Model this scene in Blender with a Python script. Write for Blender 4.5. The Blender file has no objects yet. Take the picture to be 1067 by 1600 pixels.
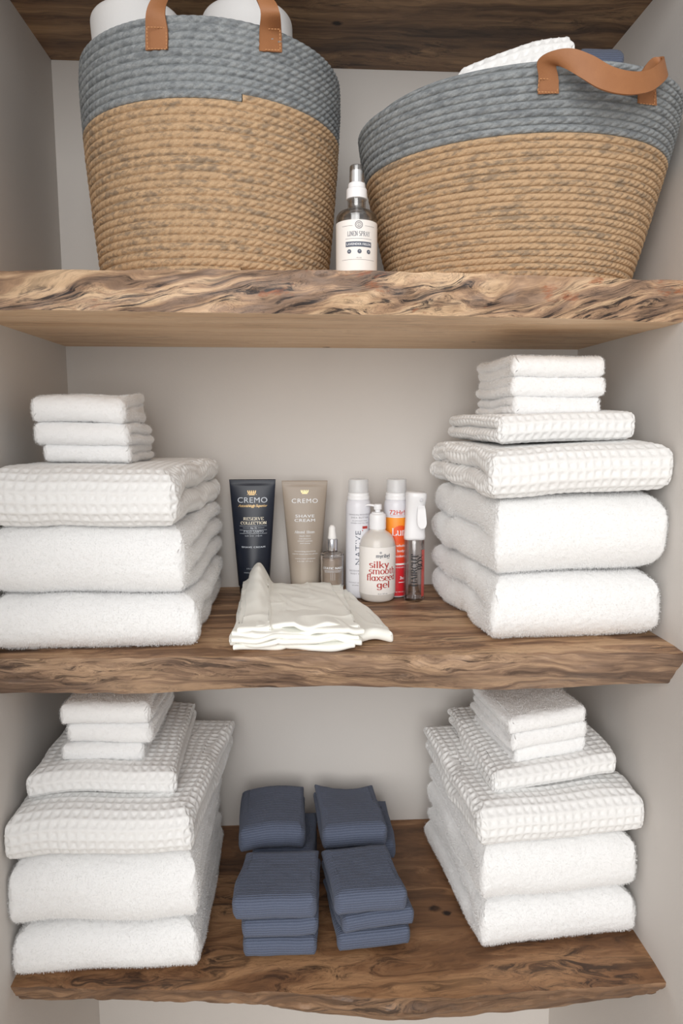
import bpy, math, random
import numpy as np
from mathutils import Vector, Matrix
random.seed(4)
SC = bpy.context.scene
COL = SC.collection
PI = math.pi

# ------------------------------------------------------------------ camera, world, lights, exposure
CAM = np.array([0.0, -1.18, 1.5]); PITCH, YAW, FPX = math.radians(7.37), math.radians(3.35), 1066.7
cd = bpy.data.cameras.new('camera'); cam = bpy.data.objects.new('camera', cd); COL.objects.link(cam)
cd.sensor_fit = 'VERTICAL'; cd.sensor_height = 36; cd.lens = 24; cd.clip_start = .01
cam.location = CAM; cam.rotation_euler = (PI/2-PITCH, 0, -YAW)
SC.camera = cam
w = bpy.data.worlds.new('world'); SC.world = w; w.use_nodes = True
w.node_tree.nodes['Background'].inputs[0].default_value = (.95, .97, 1, 1)
w.node_tree.nodes['Background'].inputs[1].default_value = .50
def area(name, loc, target, sx, sy, power, color):
    l = bpy.data.lights.new(name, 'AREA'); l.shape = 'RECTANGLE'; l.size = sx; l.size_y = sy
    l.energy = power; l.color = color
    o = bpy.data.objects.new(name, l); COL.objects.link(o); o.location = loc
    o.rotation_euler = (Vector(target)-Vector(loc)).to_track_quat('-Z', 'Y').to_euler()
    return o
area('window_daylight', (-.50, -2.9, 2.05), (0.05, 0, 1.25), 2.2, 2.2, 60, (1, .985, .96))
SC.view_settings.view_transform = 'Standard'; SC.view_settings.look = 'None'
SC.view_settings.gamma = 1; SC.view_settings.use_curve_mapping = False
SC.view_settings.exposure = 0.22
SC.cycles.max_bounces = 10; SC.cycles.transmission_bounces = 10; SC.cycles.transparent_max_bounces = 12

_f = np.array([math.sin(YAW)*math.cos(PITCH), math.cos(YAW)*math.cos(PITCH), -math.sin(PITCH)])
_r = np.array([math.cos(YAW), -math.sin(YAW), 0]); _u = np.cross(_r, _f)
def at(px, py, Y):                      # photo measurement -> point at depth Y
    d = _f*FPX+_r*(px-533.5)+_u*(800-py)
    return CAM+d*(Y-CAM[1])/d[1]

# ------------------------------------------------------------------ tagging helpers
def tag(o, label=None, cat=None, group=None, kind=None):
    if label: o['label'] = label
    if cat: o['category'] = cat
    if group: o['group'] = group
    if kind: o['kind'] = kind
    return o
def empty(name, loc, rz=0, label=None, cat=None, group=None):
    o = bpy.data.objects.new(name, None); COL.objects.link(o); o.empty_display_size = .03
    o.location = [float(v) for v in loc]; o.rotation_euler = (0, 0, rz)
    return tag(o, label, cat, group)
def mesh(name, V, Fc, mat, parent=None, smooth=True, uv=None, mi=None, mats=None):
    me = bpy.data.meshes.new(name)
    V = np.asarray(V, dtype=np.float64).reshape(-1, 3)
    if isinstance(Fc, np.ndarray):
        me.vertices.add(len(V)); me.vertices.foreach_set('co', V.ravel())
        n, k = Fc.shape
        me.loops.add(n*k); me.loops.foreach_set('vertex_index', Fc.ravel().astype(np.int32))
        me.polygons.add(n); me.polygons.foreach_set('loop_start', np.arange(n, dtype=np.int32)*k)
        me.polygons.foreach_set('loop_total', np.full(n, k, dtype=np.int32))
        me.update(calc_edges=True)
    else:
        me.from_pydata([tuple(v) for v in V], [], [tuple(f) for f in Fc]); me.update()
    me.polygons.foreach_set('use_smooth', np.full(len(me.polygons), smooth))
    for m_ in (mats or [mat]):
        me.materials.append(m_)
    if mi is not None: me.polygons.foreach_set('material_index', np.asarray(mi, dtype=np.int32))
    if uv is not None:
        l = me.uv_layers.new(name='uv'); idx = np.empty(len(me.loops), dtype=np.int32)
        me.loops.foreach_get('vertex_index', idx)
        l.data.foreach_set('uv', np.asarray(uv, dtype=np.float32)[idx].ravel())
    me.validate()
    o = bpy.data.objects.new(name, me); COL.objects.link(o)
    if parent: o.parent = parent
    return o
def join_parts(parts):
    V, Fc, n = [], [], 0
    for v, f in parts:
        V += [tuple(p) for p in v]; Fc += [tuple(i+n for i in q) for q in f]; n += len(v)
    return V, Fc
def boxvf(x0, x1, y0, y1, z0, z1):
    v = [(x0,y0,z0),(x1,y0,z0),(x1,y1,z0),(x0,y1,z0),(x0,y0,z1),(x1,y0,z1),(x1,y1,z1),(x0,y1,z1)]
    return v, [(0,3,2,1),(4,5,6,7),(0,1,5,4),(1,2,6,5),(2,3,7,6),(3,0,4,7)]
def lathe(prof, n=48, sx=1, sy=1, off=(0,0)):
    V, Fc = [], []
    for (r, z) in prof:
        for i in range(n):
            a = 2*PI*i/n; V.append((off[0]+r*sx*math.cos(a), off[1]+r*sy*math.sin(a), z))
    for j in range(len(prof)-1):
        for i in range(n):
            k = (i+1) % n; Fc.append((j*n+i, j*n+k, (j+1)*n+k, (j+1)*n+i))
    Fc.append(tuple(reversed(range(n)))); Fc.append(tuple(range((len(prof)-1)*n, len(prof)*n)))
    return V, Fc
def rounded(prof, r=.0015, n=4):        # round the corners of a lathe profile
    out = [prof[0]]
    for i in range(1, len(prof)-1):
        p = Vector(prof[i]); a = Vector(prof[i-1])-p; b = Vector(prof[i+1])-p
        rr = min(r, a.length*.45, b.length*.45)
        if rr < 1e-6: out.append(tuple(p)); continue
        a = p+a.normalized()*rr; b = p+b.normalized()*rr
        for k in range(n+1):
            t = k/n; q = a*(1-t)**2+p*2*t*(1-t)+b*t*t; out.append(tuple(q))
    out.append(prof[-1]); return out

# ------------------------------------------------------------------ numpy noise
def _hash(i, j, k, s):
    h = (i*374761393+j*668265263+k*2147483647+s*974634777) & 0xffffffff
    h = ((h ^ (h >> 13))*1274126177) & 0xffffffff
    h = ((h ^ (h >> 16))*2246822519) & 0xffffffff
    return ((h ^ (h >> 15)) & 0xffff)/65535.0
def noise3(P, scale, seed=0):
    Q = np.asarray(P)*scale+100.0; I = np.floor(Q).astype(np.int64); f = Q-I; f = f*f*(3-2*f)
    r = 0
    for a in (0, 1):
        for b in (0, 1):
            for c in (0, 1):
                wgt = (f[:,0] if a else 1-f[:,0])*(f[:,1] if b else 1-f[:,1])*(f[:,2] if c else 1-f[:,2])
                r = r+wgt*_hash(I[:,0]+a, I[:,1]+b, I[:,2]+c, seed)
    return r*2-1

# ------------------------------------------------------------------ materials
def srgb(r, g, b):
    f = lambda c: (c/255/12.92) if c <= 10 else ((c/255+.055)/1.055)**2.4
    return (f(r), f(g), f(b), 1)
class NT:
    def __init__(s, name):
        s.m = bpy.data.materials.new(name); s.m.use_nodes = True; s.t = s.m.node_tree
        s.b = s.t.nodes['Principled BSDF']; s.out = s.t.nodes['Material Output']
    def n(s, typ, ins=None, **kw):
        nd = s.t.nodes.new(typ)
        for k, v in kw.items(): setattr(nd, k, v)
        for k, v in (ins or {}).items(): s.set(nd.inputs[k], v)
        return nd
    def set(s, sock, v):
        if isinstance(v, bpy.types.NodeSocket): s.t.links.new(v, sock)
        elif isinstance(v, bpy.types.Node): s.t.links.new(v.outputs[0], sock)
        else: sock.default_value = v
    def math(s, op, a, b=0.0, c=0.0, clamp=False):
        nd = s.t.nodes.new('ShaderNodeMath'); nd.operation = op; nd.use_clamp = clamp
        s.set(nd.inputs[0], a); s.set(nd.inputs[1], b); s.set(nd.inputs[2], c); return nd.outputs[0]
    def mix(s, f, a, b):
        nd = s.t.nodes.new('ShaderNodeMix'); nd.data_type = 'RGBA'
        s.set(nd.inputs[0], f); s.set(nd.inputs[6], a); s.set(nd.inputs[7], b); return nd.outputs[2]
    def ramp(s, f, stops):
        nd = s.t.nodes.new('ShaderNodeValToRGB'); s.set(nd.inputs[0], f)
        e = nd.color_ramp.elements
        while len(e) < len(stops): e.new(.5)
        for q, (p, c) in zip(e, stops):
            q.position = p; q.color = c if isinstance(c, tuple) else (c, c, c, 1)
        return nd.outputs[0]
    def noise(s, vec, scale, detail=4, rough=.55, dist=0):
        nd = s.n('ShaderNodeTexNoise', {'Vector': vec, 'Scale': scale, 'Detail': detail, 'Roughness': rough, 'Distortion': dist})
        return nd.outputs[0]
    def obj(s): return s.n('ShaderNodeTexCoord').outputs['Object']
    def uv(s): return s.n('ShaderNodeTexCoord').outputs['UV']
    def mapping(s, vec, scale=(1,1,1), loc=(0,0,0), rot=(0,0,0)):
        return s.n('ShaderNodeMapping', {'Vector': vec, 'Scale': scale, 'Location': loc, 'Rotation': rot}).outputs[0]
    def bump(s, h, strength=.3, dist=.001):
        nd = s.n('ShaderNodeBump', {'Height': h, 'Strength': strength, 'Distance': dist}); s.set(s.b.inputs['Normal'], nd.outputs[0])
def plain(name, col, rough=.5, metal=0, **kw):
    N = NT(name); N.b.inputs['Base Color'].default_value = col; N.b.inputs['Roughness'].default_value = rough
    N.b.inputs['Metallic'].default_value = metal
    for k, v in kw.items(): N.b.inputs[k].default_value = v
    return N.m
def thin(name, tint, f0=.06, rough=.02):     # thin clear wall: straight-through light plus a fresnel reflection
    N = NT(name); N.t.nodes.remove(N.b); tr = N.n('ShaderNodeBsdfTransparent', {0: tint}); gl = N.n('ShaderNodeBsdfGlossy', {'Roughness': rough})
    lw = N.n('ShaderNodeLayerWeight', {'Blend': .25}).outputs['Fresnel']
    mx = N.n('ShaderNodeMixShader', {0: N.math('MULTIPLY_ADD', lw, .55, f0, clamp=True), 1: tr.outputs[0], 2: gl.outputs[0]}); N.t.links.new(mx.outputs[0], N.out.inputs[0]); return N.m
def glassy(name, col, rough=.02, ior=1.45):
    return plain(name, col, rough, **{'Transmission Weight': 1.0, 'IOR': ior})

def mat_wall(name, c1, c2):
    N = NT(name); o = N.obj()
    f = N.noise(o, 3, 3); N.set(N.b.inputs['Base Color'], N.mix(N.ramp(f, [(.35, 0.0), (.65, 1.0)]), c1, c2))
    N.b.inputs['Roughness'].default_value = .75
    h = N.noise(o, 260, 3); h2 = N.noise(o, 40, 2)
    N.bump(N.math('ADD', h, h2), .12, .0012); return N.m
M_WALL = mat_wall('eggshell_paint', srgb(213, 208, 203), srgb(209, 204, 199))
M_FLOOR = plain('floor_boards', srgb(205, 190, 172), .5)

def wood(name, light, mid, dark, vein, stretch, seed, rust=None, veinamt=.6, spots=(), figure=0.0, scale=1.0, rotdeg=0.0, darkpos=(.42,.6,.74), rough=.55, patchpos=(.45,.62)):
    """long grain along X; stretch = (x, y, z) frequency; vein = thin spalting lines; spots = knots (x,y,z,r)"""
    N = NT(name); o = N.obj()
    base = N.mapping(o, (1,1,1), (seed*3.1, seed*1.7, seed*.9), (0, math.radians(rotdeg), 0))
    warp = N.noise(N.mapping(base, (2.2, 6, 6)), 1.6*scale, 3)
    wv = N.n('ShaderNodeVectorMath', {0: N.n('ShaderNodeCombineXYZ', {0: 0.0, 1: warp, 2: warp}).outputs[0], 1: (0, .10+figure, .10+figure)}, operation='MULTIPLY').outputs[0]
    p = N.n('ShaderNodeVectorMath', {0: base, 1: wv}, operation='ADD').outputs[0]
    g = N.noise(N.mapping(p, stretch), scale, 6, .62, .3)
    g2 = N.noise(N.mapping(p, tuple(v*3.1 for v in stretch)), scale, 4, .7)
    c = N.ramp(g, [(darkpos[0]-.12, light), (darkpos[0], light), (darkpos[1], mid), (darkpos[2], dark)])
    fine = N.ramp(g2, [(.3, 0.0), (.75, 1.0)])
    c = N.mix(N.math('MULTIPLY', fine, .5), c, mid)
    # thin dark grain lines and fine pores
    po = N.noise(N.mapping(p, (stretch[0]*7, stretch[1]*14, stretch[2]*14)), scale, 3, .6)
    c = N.mix(N.math('MULTIPLY', N.ramp(po, [(.5, 0.0), (.72, 1.0)]), .35), c, dark)
    fl = N.noise(N.mapping(p, (stretch[0]*1.5, stretch[1]*7, stretch[2]*7)), scale, 3, .6)
    c = N.mix(N.math('MULTIPLY', N.ramp(fl, [(.55, 0.0), (.72, 1.0)]), .45), c, dark)
    # spalting: ragged dark streaks along the grain plus a few fine lines, only in patches
    sn = N.noise(N.mapping(p, (stretch[0]*2.6, stretch[1]*3.2, stretch[2]*3.2), (5,1,2)), scale, 8, .72, .8)
    patch = N.ramp(N.noise(N.mapping(base, (2.6, 5, 12)), 1.3, 3), [(patchpos[0], 0.0), (patchpos[1], 1.0)])
    st = N.math('MULTIPLY', N.ramp(sn, [(.50, 0.0), (.60, 1.0)]), patch)
    vn = N.noise(N.mapping(p, (stretch[0]*2.2, stretch[1]*2, stretch[2]*2)), 1.4*scale, 6, .7, .9)
    band = N.math('MULTIPLY', N.ramp(N.math('ABSOLUTE', N.math('SUBTRACT', vn, .5)), [(.0, 1.0), (.02, 0.0)]), .5)
    c = N.mix(N.math('MULTIPLY', N.math('MAXIMUM', st, N.math('MULTIPLY', band, patch)), veinamt), c, vein)
    if rust:
        rp = N.ramp(N.noise(N.mapping(base, (9, 20, 26), (7,3,1)), 1.2, 5, .7), [(.60, 0.0), (.68, 1.0)])
        c = N.mix(N.math('MULTIPLY', rp, .8), c, rust)
    for (x, y, z, r) in spots:
        d = N.n('ShaderNodeVectorMath', {0: N.mapping(o, (.7, 1, 1), (-x*.7, -y, -z))}, operation='LENGTH').outputs['Value']
        d = N.math('ADD', d, N.math('MULTIPLY', N.math('SUBTRACT', N.noise(o, 140, 3), .5), r*.9))
        k = N.ramp(N.math('DIVIDE', d, r), [(.5, 1.0), (1.0, 0.0)])
        halo = N.ramp(N.math('DIVIDE', d, r*3.5), [(.3, 1.0), (1.0, 0.0)])
        c = N.mix(N.math('MULTIPLY', halo, .45), c, mid); c = N.mix(k, c, srgb(30, 14, 8))
    N.set(N.b.inputs['Base Color'], c); N.b.inputs['Roughness'].default_value = rough
    N.bump(N.math('ADD', g2, fl), .35, .0012)
    return N.m

def mat_terry(name, c, bump=.6, scale=900):
    N = NT(name); o = N.obj()
    h = N.noise(o, scale, 3, .7); h2 = N.noise(o, scale*.33, 2)
    N.b.inputs['Base Color'].default_value = c; N.b.inputs['Roughness'].default_value = .95
    N.b.inputs['Sheen Weight'].default_value = .25; N.b.inputs['Sheen Roughness'].default_value = .6
    N.b.inputs['Specular IOR Level'].default_value = .15
    N.bump(N.math('ADD', h, N.math('MULTIPLY', h2, 1.3)), bump, .0018); return N.m
M_TERRY = mat_terry('white_terry', (.90, .90, .90, 1), .25)
M_WAFFLE = mat_terry('white_waffle_weave', (.87, .868, .86, 1), .35, 1400)
M_CLOTH = mat_terry('ivory_cotton', srgb(250, 250, 243), .12, 1600)
def mat_knit():
    N = NT('slate_blue_knit'); u = N.uv(); o = N.obj()
    sep = N.n('ShaderNodeSeparateXYZ', {0: u})
    wob = N.math('MULTIPLY', N.math('SUBTRACT', N.noise(u, 60, 2), .5), .0012)
    rib = N.math('SINE', N.math('MULTIPLY', N.math('ADD', sep.outputs[1], wob), 2*PI/.0034))
    st = N.math('SINE', N.math('MULTIPLY', sep.outputs[0], 2*PI/.0022))
    h = N.math('ADD', rib, N.math('MULTIPLY', st, .35)); h = N.math('ADD', h, N.math('MULTIPLY', N.noise(o, 1200, 3), 1.2))
    col = N.mix(N.math('MULTIPLY_ADD', rib, .5, .5), srgb(74, 82, 102), srgb(96, 104, 124))
    col = N.mix(N.math('MULTIPLY', N.noise(o, 900, 3), .5), col, srgb(112, 119, 136))
    N.set(N.b.inputs['Base Color'], col); N.b.inputs['Roughness'].default_value = .95
    N.b.inputs['Sheen Weight'].default_value = .1; N.b.inputs['Specular IOR Level'].default_value = .1
    N.bump(h, .45, .0007); return N.m
M_KNIT = mat_knit()
def mat_rope(name, ca, cb, fleck, amt):
    N = NT(name); u = N.uv(); o = N.obj()
    f1 = N.noise(N.mapping(u, (90, 1.7, 1)), 1, 3, .6)      # strand to strand
    f2 = N.noise(N.mapping(u, (500, 9, 1)), 1, 3, .7)       # fibres
    c = N.mix(N.ramp(f1, [(.35, 0.0), (.65, 1.0)]), ca, cb)
    lf = N.ramp(N.math('ADD', N.math('MULTIPLY', f1, .6), N.math('MULTIPLY', N.noise(N.mapping(u, (14, 1.1, 1), (3,5,0)), 1, 2), .5)), [(.54, 0.0), (.66, 1.0)])
    c = N.mix(N.math('MULTIPLY', lf, amt), c, fleck)
    c = N.mix(N.math('MULTIPLY', N.ramp(f2, [(.4, 0.0), (.8, 1.0)]), .5), c, fleck)
    N.set(N.b.inputs['Base Color'], c); N.b.inputs['Roughness'].default_value = .9
    N.b.inputs['Specular IOR Level'].default_value = .15
    N.bump(N.math('ADD', f2, N.noise(o, 900, 3, .7)), .6, .0012); return N.m
M_ROPE_G = mat_rope('grey_rope', srgb(158, 162, 164), srgb(138, 143, 146), srgb(104, 108, 112), .5)
M_ROPE_N = mat_rope('natural_rope', srgb(206, 174, 138), srgb(188, 156, 122), srgb(134, 121, 106), .7)
def mat_leather():
    N = NT('tan_leather'); o = N.obj()
    f = N.noise(o, 45, 4, .6); h = N.noise(o, 500, 4, .6)
    N.set(N.b.inputs['Base Color'], N.mix(f, srgb(142, 92, 56), srgb(162, 110, 70)))
    N.b.inputs['Roughness'].default_value = .62; N.bump(h, .25, .0008); return N.m
M_LEATHER = mat_leather(); M_STITCH = plain('tan_thread', srgb(186, 134, 90), .8)

# ------------------------------------------------------------------ setting
XL, XR = -.388, .478
def struct(name, v, f, mat): return tag(mesh(name, v, f, mat, smooth=False), kind='structure')
struct('wall_back', *boxvf(XL-.12, XR+.12, 0, .1, 0, 2.62), M_WALL)
struct('wall_left', *boxvf(XL-.1, XL, -.86, 0, 0, 2.62), M_WALL)
struct('wall_right', *boxvf(XR, XR+.1, -.86, 0, 0, 2.62), M_WALL)
struct('floor', *boxvf(-2.2, 2.2, -3.6, .1, -.1, 0), M_FLOOR)
struct('ceiling', *boxvf(XL-.1, XR+.1, -.86, .1, 2.62, 2.72), M_WALL)

# ------------------------------------------------------------------ shelves
W_UND = wood('pale_spalted_underside', srgb(240,210,176), srgb(224,188,150), srgb(184,146,112), srgb(110,78,56), (1.6,30,30), 1, spots=[(.044,-.010,1.627,.006),(.27,-.10,1.627,.003)], veinamt=.30, darkpos=(.45,.62,.85))
W_FRONT1 = wood('figured_live_edge_upper', srgb(222,190,154), srgb(182,148,118), srgb(116,94,80), srgb(34,26,27), (5.5,12,42), 5, rust=srgb(150,82,44), veinamt=.95, figure=.05, rotdeg=11, darkpos=(.43,.50,.58), patchpos=(.38,.52))
W_MIDTOP = wood('streaky_walnut_board_middle', srgb(214,178,140), srgb(172,134,102), srgb(108,80,60), srgb(60,43,34), (2.0,36,36), 9, veinamt=.7, darkpos=(.43,.51,.60), patchpos=(.40,.56))
W_MIDFR = wood('live_edge_middle', srgb(190,158,128), srgb(150,122,100), srgb(96,76,64), srgb(54,40,34), (4,16,48), 13, veinamt=.85, figure=.05, rotdeg=-5, darkpos=(.42,.51,.61), patchpos=(.40,.55))
W_BOTTOP = wood('dark_walnut_board_bottom', srgb(178,136,98), srgb(130,92,62), srgb(78,54,38), srgb(42,26,18), (1.9,17,22), 17, veinamt=.85, patchpos=(.40,.58), spots=[(.197,-.236,.768,.008),(.214,-.247,.768,.006),(.396,-.338,.762,.0045),(.31,-.352,.762,.003)], figure=.05, darkpos=(.40,.52,.66))
W_BOTFR = wood('live_edge_bottom', srgb(166,132,102), srgb(128,98,74), srgb(78,58,46), srgb(44,32,27), (4,14,44), 21, veinamt=.85, figure=.09, rotdeg=6, darkpos=(.38,.52,.66))
W_TOP = wood('dark_spalted_underside_top', srgb(184,148,110), srgb(136,104,76), srgb(78,58,44), srgb(38,28,22), (1.6,26,26), 25, spots=[(.055,-.125,2.067,.007)], veinamt=.75, darkpos=(.40,.52,.64))
def shelf(name, zt, zb, ytop, ybot, mtop, mfront, munder, label, seed, amp=.003, zbw=lambda x: 0, ztw=lambda x: 0, ends=(XL, XR)):
    nx, nf = 260, 16
    X = np.linspace(ends[0], ends[1], nx); rows = []; mi_row = []
    yb = -.0005
    def row(yf, zf): rows.append((yf, zf))
    nt = 40
    for j in range(nt): row(lambda x, t=j/nt: yb+(ytop(x)-yb)*t, lambda x, t=j/nt: zt+ztw(x)*t**6); mi_row.append(0)
    for j in range(nf+1):
        t = j/nf
        row(lambda x, t=t: ytop(x)*(1-t)+ybot(x)*t-.006*math.sin(PI*t), lambda x, t=t: (zt+ztw(x))*(1-t)+(zb+zbw(x))*t); mi_row.append(1)
    mi_row[-1] = 2
    for j in range(1, 9): row(lambda x, t=j/8: ybot(x)+(yb-ybot(x))*t, lambda x, t=j/8: zb+zbw(x)*(1-t)**6); mi_row.append(2)
    R = len(rows); V = np.zeros((R, nx, 3))
    for r, (yf, zf) in enumerate(rows):
        V[r,:,0] = X; V[r,:,1] = [yf(x) for x in X]; V[r,:,2] = [zf(x) for x in X]
    P = V.reshape(-1, 3)
    w_ = np.zeros((R, nx)); w_[nt:nt+nf+1] = np.sin(np.linspace(.25, PI-.25, nf+1))[:,None]; w_ = w_.ravel()
    n1 = noise3(P*np.array([1,1,3]), 16, seed)*amp*1.6+noise3(P*np.array([1,1,2.5]), 55, seed+1)*amp*.8+noise3(P*np.array([.6,1,1.6]), 190, seed+2)*amp*.3
    P[:,1] += n1*w_
    es = np.zeros((R, nx)); es[nt-2:nt+2] = 1; es[nt+nf-1:nt+nf+2] = .7; es = es.ravel()
    P[:,1] += noise3(P, 40, seed+5)*.003*es; P[:,2] -= (noise3(P, 60, seed+6)+1)*.0012*es
    F_ = []; mi = []
    for r in range(R):
        r2 = (r+1) % R
        for i in range(nx-1): F_.append((r*nx+i, r*nx+i+1, r2*nx+i+1, r2*nx+i)); mi.append(mi_row[r])
    o = mesh(name, P, np.array(F_)[:, ::-1], None, mi=mi, mats=[mtop, mfront, munder])
    # end caps
    import bmesh
    bm = bmesh.new(); bm.from_mesh(o.data); bm.verts.ensure_lookup_table()
    for i, rev in ((0, False), (nx-1, True)):
        f = bm.faces.new([bm.verts[r*nx+i] for r in (range(R) if not rev else reversed(range(R)))]); f.material_index = 1
    bmesh.ops.recalc_face_normals(bm, faces=bm.faces); bm.to_mesh(o.data); bm.free()
    me = o.data; me.set_sharp_from_angle(angle=math.radians(40))
    tag(o, label, 'shelf', 'live edge shelves'); return o
def interp(*pts):
    xs = [p[0] for p in pts]; ys = [p[1] for p in pts]
    return lambda x: float(np.interp(x, xs, ys))
Z_TOP, Z_UP, Z_MID, Z_BOT = 2.067, 1.675, 1.216, .768
shelf('wooden_shelf', Z_TOP+.05, Z_TOP, interp((-.39,-.345),(.48,-.35)), interp((-.39,-.35),(.48,-.355)), W_TOP, W_TOP, W_TOP,
      'topmost dark wooden shelf above the rope baskets, only its underside showing', 41)
shelf('wooden_shelf', Z_UP, 1.627, interp((-.39,-.348),(-.1,-.368),(.1,-.372),(.3,-.358),(.48,-.34)), interp((-.39,-.375),(-.15,-.37),(.1,-.364),(.3,-.35),(.48,-.325)), W_UND, W_FRONT1, W_UND,
      'pale spalted live edge shelf carrying the two rope baskets and the linen spray', 42)
shelf('wooden_shelf', Z_MID, 1.160, interp((-.39,-.352),(-.2,-.359),(.13,-.368),(.48,-.385)), interp((-.39,-.33),(-.1,-.322),(.1,-.335),(.48,-.345)), W_MIDTOP, W_MIDFR, W_MIDTOP,
      'streaky brown live edge shelf carrying the toiletries and the ivory cloth', 43, zbw=lambda x: .003*math.sin(x*14+1))
shelf('wooden_shelf', Z_BOT, .70, interp((-.39,-.345),(-.25,-.352),(-.05,-.364),(.2,-.392),(.48,-.388)), interp((-.39,-.31),(-.1,-.322),(.1,-.345),(.3,-.35),(.48,-.345)), W_BOTTOP, W_BOTFR, W_BOTTOP,
      'dark walnut live edge shelf carrying the blue washcloths, lowest of the four', 44, amp=.004,
      zbw=interp((-.39,.016),(-.2,.012),(-.05,.002),(.12,-.012),(.2,-.010),(.35,.0),(.48,.012)), ztw=interp((-.39,-.003),(.1,-.012),(.25,-.004),(.48,-.002)))

# ------------------------------------------------------------------ folded textiles
def towel(name, FL, FR, z, H, D, layers=2, tex='terry', seed=0, label=None, cat='towel', group=None, droop=0.0, tilt=0.0,
          rfront=.46, wav=.0025, step=None, shift=.005, sidex=None, hump=0.0, deform=None, M=None, skew=0.0, sq=.0, fuzz=.9):
    """A folded towel: closed sheet wrapped round its front fold, the side ends showing stacked rounded layers."""
    FL = np.array(FL, float); FR = np.array(FR, float)
    L = float(np.linalg.norm(FR-FL)); ang = math.atan2(FR[1]-FL[1], FR[0]-FL[0])
    step = step or {'waffle': .0016, 'terry': .0022, 'knit': .0016, 'cotton': .003}[tex]
    rf = H*rfront; rb = H*.42; prof = []
    def arc(cy, cz, r, a0, a1):
        n = max(6, int(r*abs(a1-a0)/step))
        return [(cy+r*math.cos(a0+(a1-a0)*i/n), cz+r*math.sin(a0+(a1-a0)*i/n)) for i in range(n+1)]
    pts = [(D-rb, H)]
    pts += arc(rf, H-rf, rf, PI/2, PI)+arc(rf, rf, rf, PI, PI*1.5)
    pts += arc(D-rb, rb, rb, -PI/2, 0)+arc(D-rb, H-rb, rb, 0, PI/2)
    pts = np.array(pts); seg = np.linalg.norm(np.diff(pts, axis=0), axis=1); s = np.concatenate([[0], np.cumsum(seg)])
    Mn = int(s[-1]/step); t = np.linspace(0, s[-1], Mn, endpoint=False)
    py = np.interp(t, s, pts[:,0]); pz = np.interp(t, s, pts[:,1])
    # front face slightly convex
    K = 26 if tex != 'knit' else 18
    kk = 1-(np.linspace(0, 1, K+1)**1.8)[1:]              # cap ring scales 1 -> 0
    rx_single = min(H*.34, .026)
    nx = max(4, int((L-2*rx_single)/step))
    cy = np.clip(py, H*.5, D-H*.5); cz = H*.5
    rng = np.random.RandomState(seed+7); sh = (rng.rand(2, layers)-.5)*2*shift
    rl = H/(2*layers)
    def offs(y, zz, side):
        u = np.clip((zz-H/2)/(H/2), -1, 1); single = rx_single*(1-np.sqrt(np.clip(1-np.abs(u)**3, 0, 1)))
        zw = zz+noise3(np.stack([y, y*0+side, y*0+seed], 1), 22, seed)*rl*.28
        li = np.clip(np.floor(zw/(2*rl)).astype(int), 0, layers-1); ul = np.clip((zw-(li+.5)*2*rl)/rl, -1, 1)
        rr = min(rl*1.15, .02)
        lay = rr*(1-np.sqrt(np.clip(1-np.abs(ul)**2.3, 0, 1)))+sh[side][li]*np.sqrt(np.clip(1-ul**2, 0, 1))+abs(shift)*.2
        wq = np.clip((y-H*.12)/(H*.9+.01), 0, 1); wq = wq*wq*(3-2*wq)
        top = (np.abs(u) > .999)
        rc = min(.012, H*.36); yf = np.clip((rc-y)/rc, 0, 1); fr = rc*(1-np.sqrt(np.clip(1-yf**2, 0, 1)))
        return single*(1-wq)+lay*wq+fr*(1-.6*np.abs(u)**3)
    rings = []; U = []
    for side in (0, 1):
        cap = []
        for k in np.concatenate([[1.0], kk]):
            yy = cy+(py-cy)*k; zz = cz+(pz-cz)*k
            o_ = offs(yy, zz, side); cap.append((yy, zz, o_))
        cap.reverse() if side == 0 else None
        if side == 0:
            for j, (yy, zz, o_) in enumerate(cap):
                rings.append(np.stack([-L/2+o_, yy, zz], 1)); U.append(-L/2-(len(cap)-1-j)*step*.9)
            o0 = cap[-1][2]
            o1 = offs(py, pz, 1)
            for i in range(1, nx):
                f = i/nx; rings.append(np.stack([(-L/2+o0)*(1-f)+(L/2-o1)*f, py, pz], 1)); U.append(-L/2+L*f)
        else:
            for j, (yy, zz, o_) in enumerate(cap):
                rings.append(np.stack([L/2-o_, yy, zz], 1)); U.append(L/2+j*step*.9)
    R = len(rings); P = np.concatenate(rings)
    Ug = np.zeros((R, Mn)); nc = K+1; Gx = P[:,0].reshape(R, Mn)
    Ug[nc-1:R-nc+1] = Gx[nc-1:R-nc+1]
    for j in range(nc-1): Ug[j] = Gx[nc-1]-(nc-1-j)*step*.9; Ug[R-1-j] = Gx[R-nc]+(nc-1-j)*step*.9
    U = Ug.ravel(); capd = np.repeat(np.minimum(np.arange(R), R-1-np.arange(R)), Mn); Vv = np.tile(t, R)
    idx = np.arange(R*Mn).reshape(R, Mn)
    a = idx[:-1]; b = idx[1:]; F_ = np.stack([a, np.roll(a, -1, 1), np.roll(b, -1, 1), b], -1).reshape(-1, 4)
    # grid normals
    G = P.reshape(R, Mn, 3)
    du = np.gradient(G, axis=0); dv = np.roll(G, -1, 1)-np.roll(G, 1, 1)
    nn = np.cross(du, dv).reshape(-1, 3); ln = np.linalg.norm(nn, axis=1, keepdims=True); nn = nn/np.maximum(ln, 1e-9)
    cen = np.stack([P[:,0]*.6, np.clip(P[:,1], H*.5, D-H*.5), np.full(len(P), H/2)], 1)
    if np.mean(np.sum(nn*(P-cen), 1)) < 0: nn = -nn; F_ = F_[:, ::-1]
    sd = seed*13+1
    Q = P+seed*1.37
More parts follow.
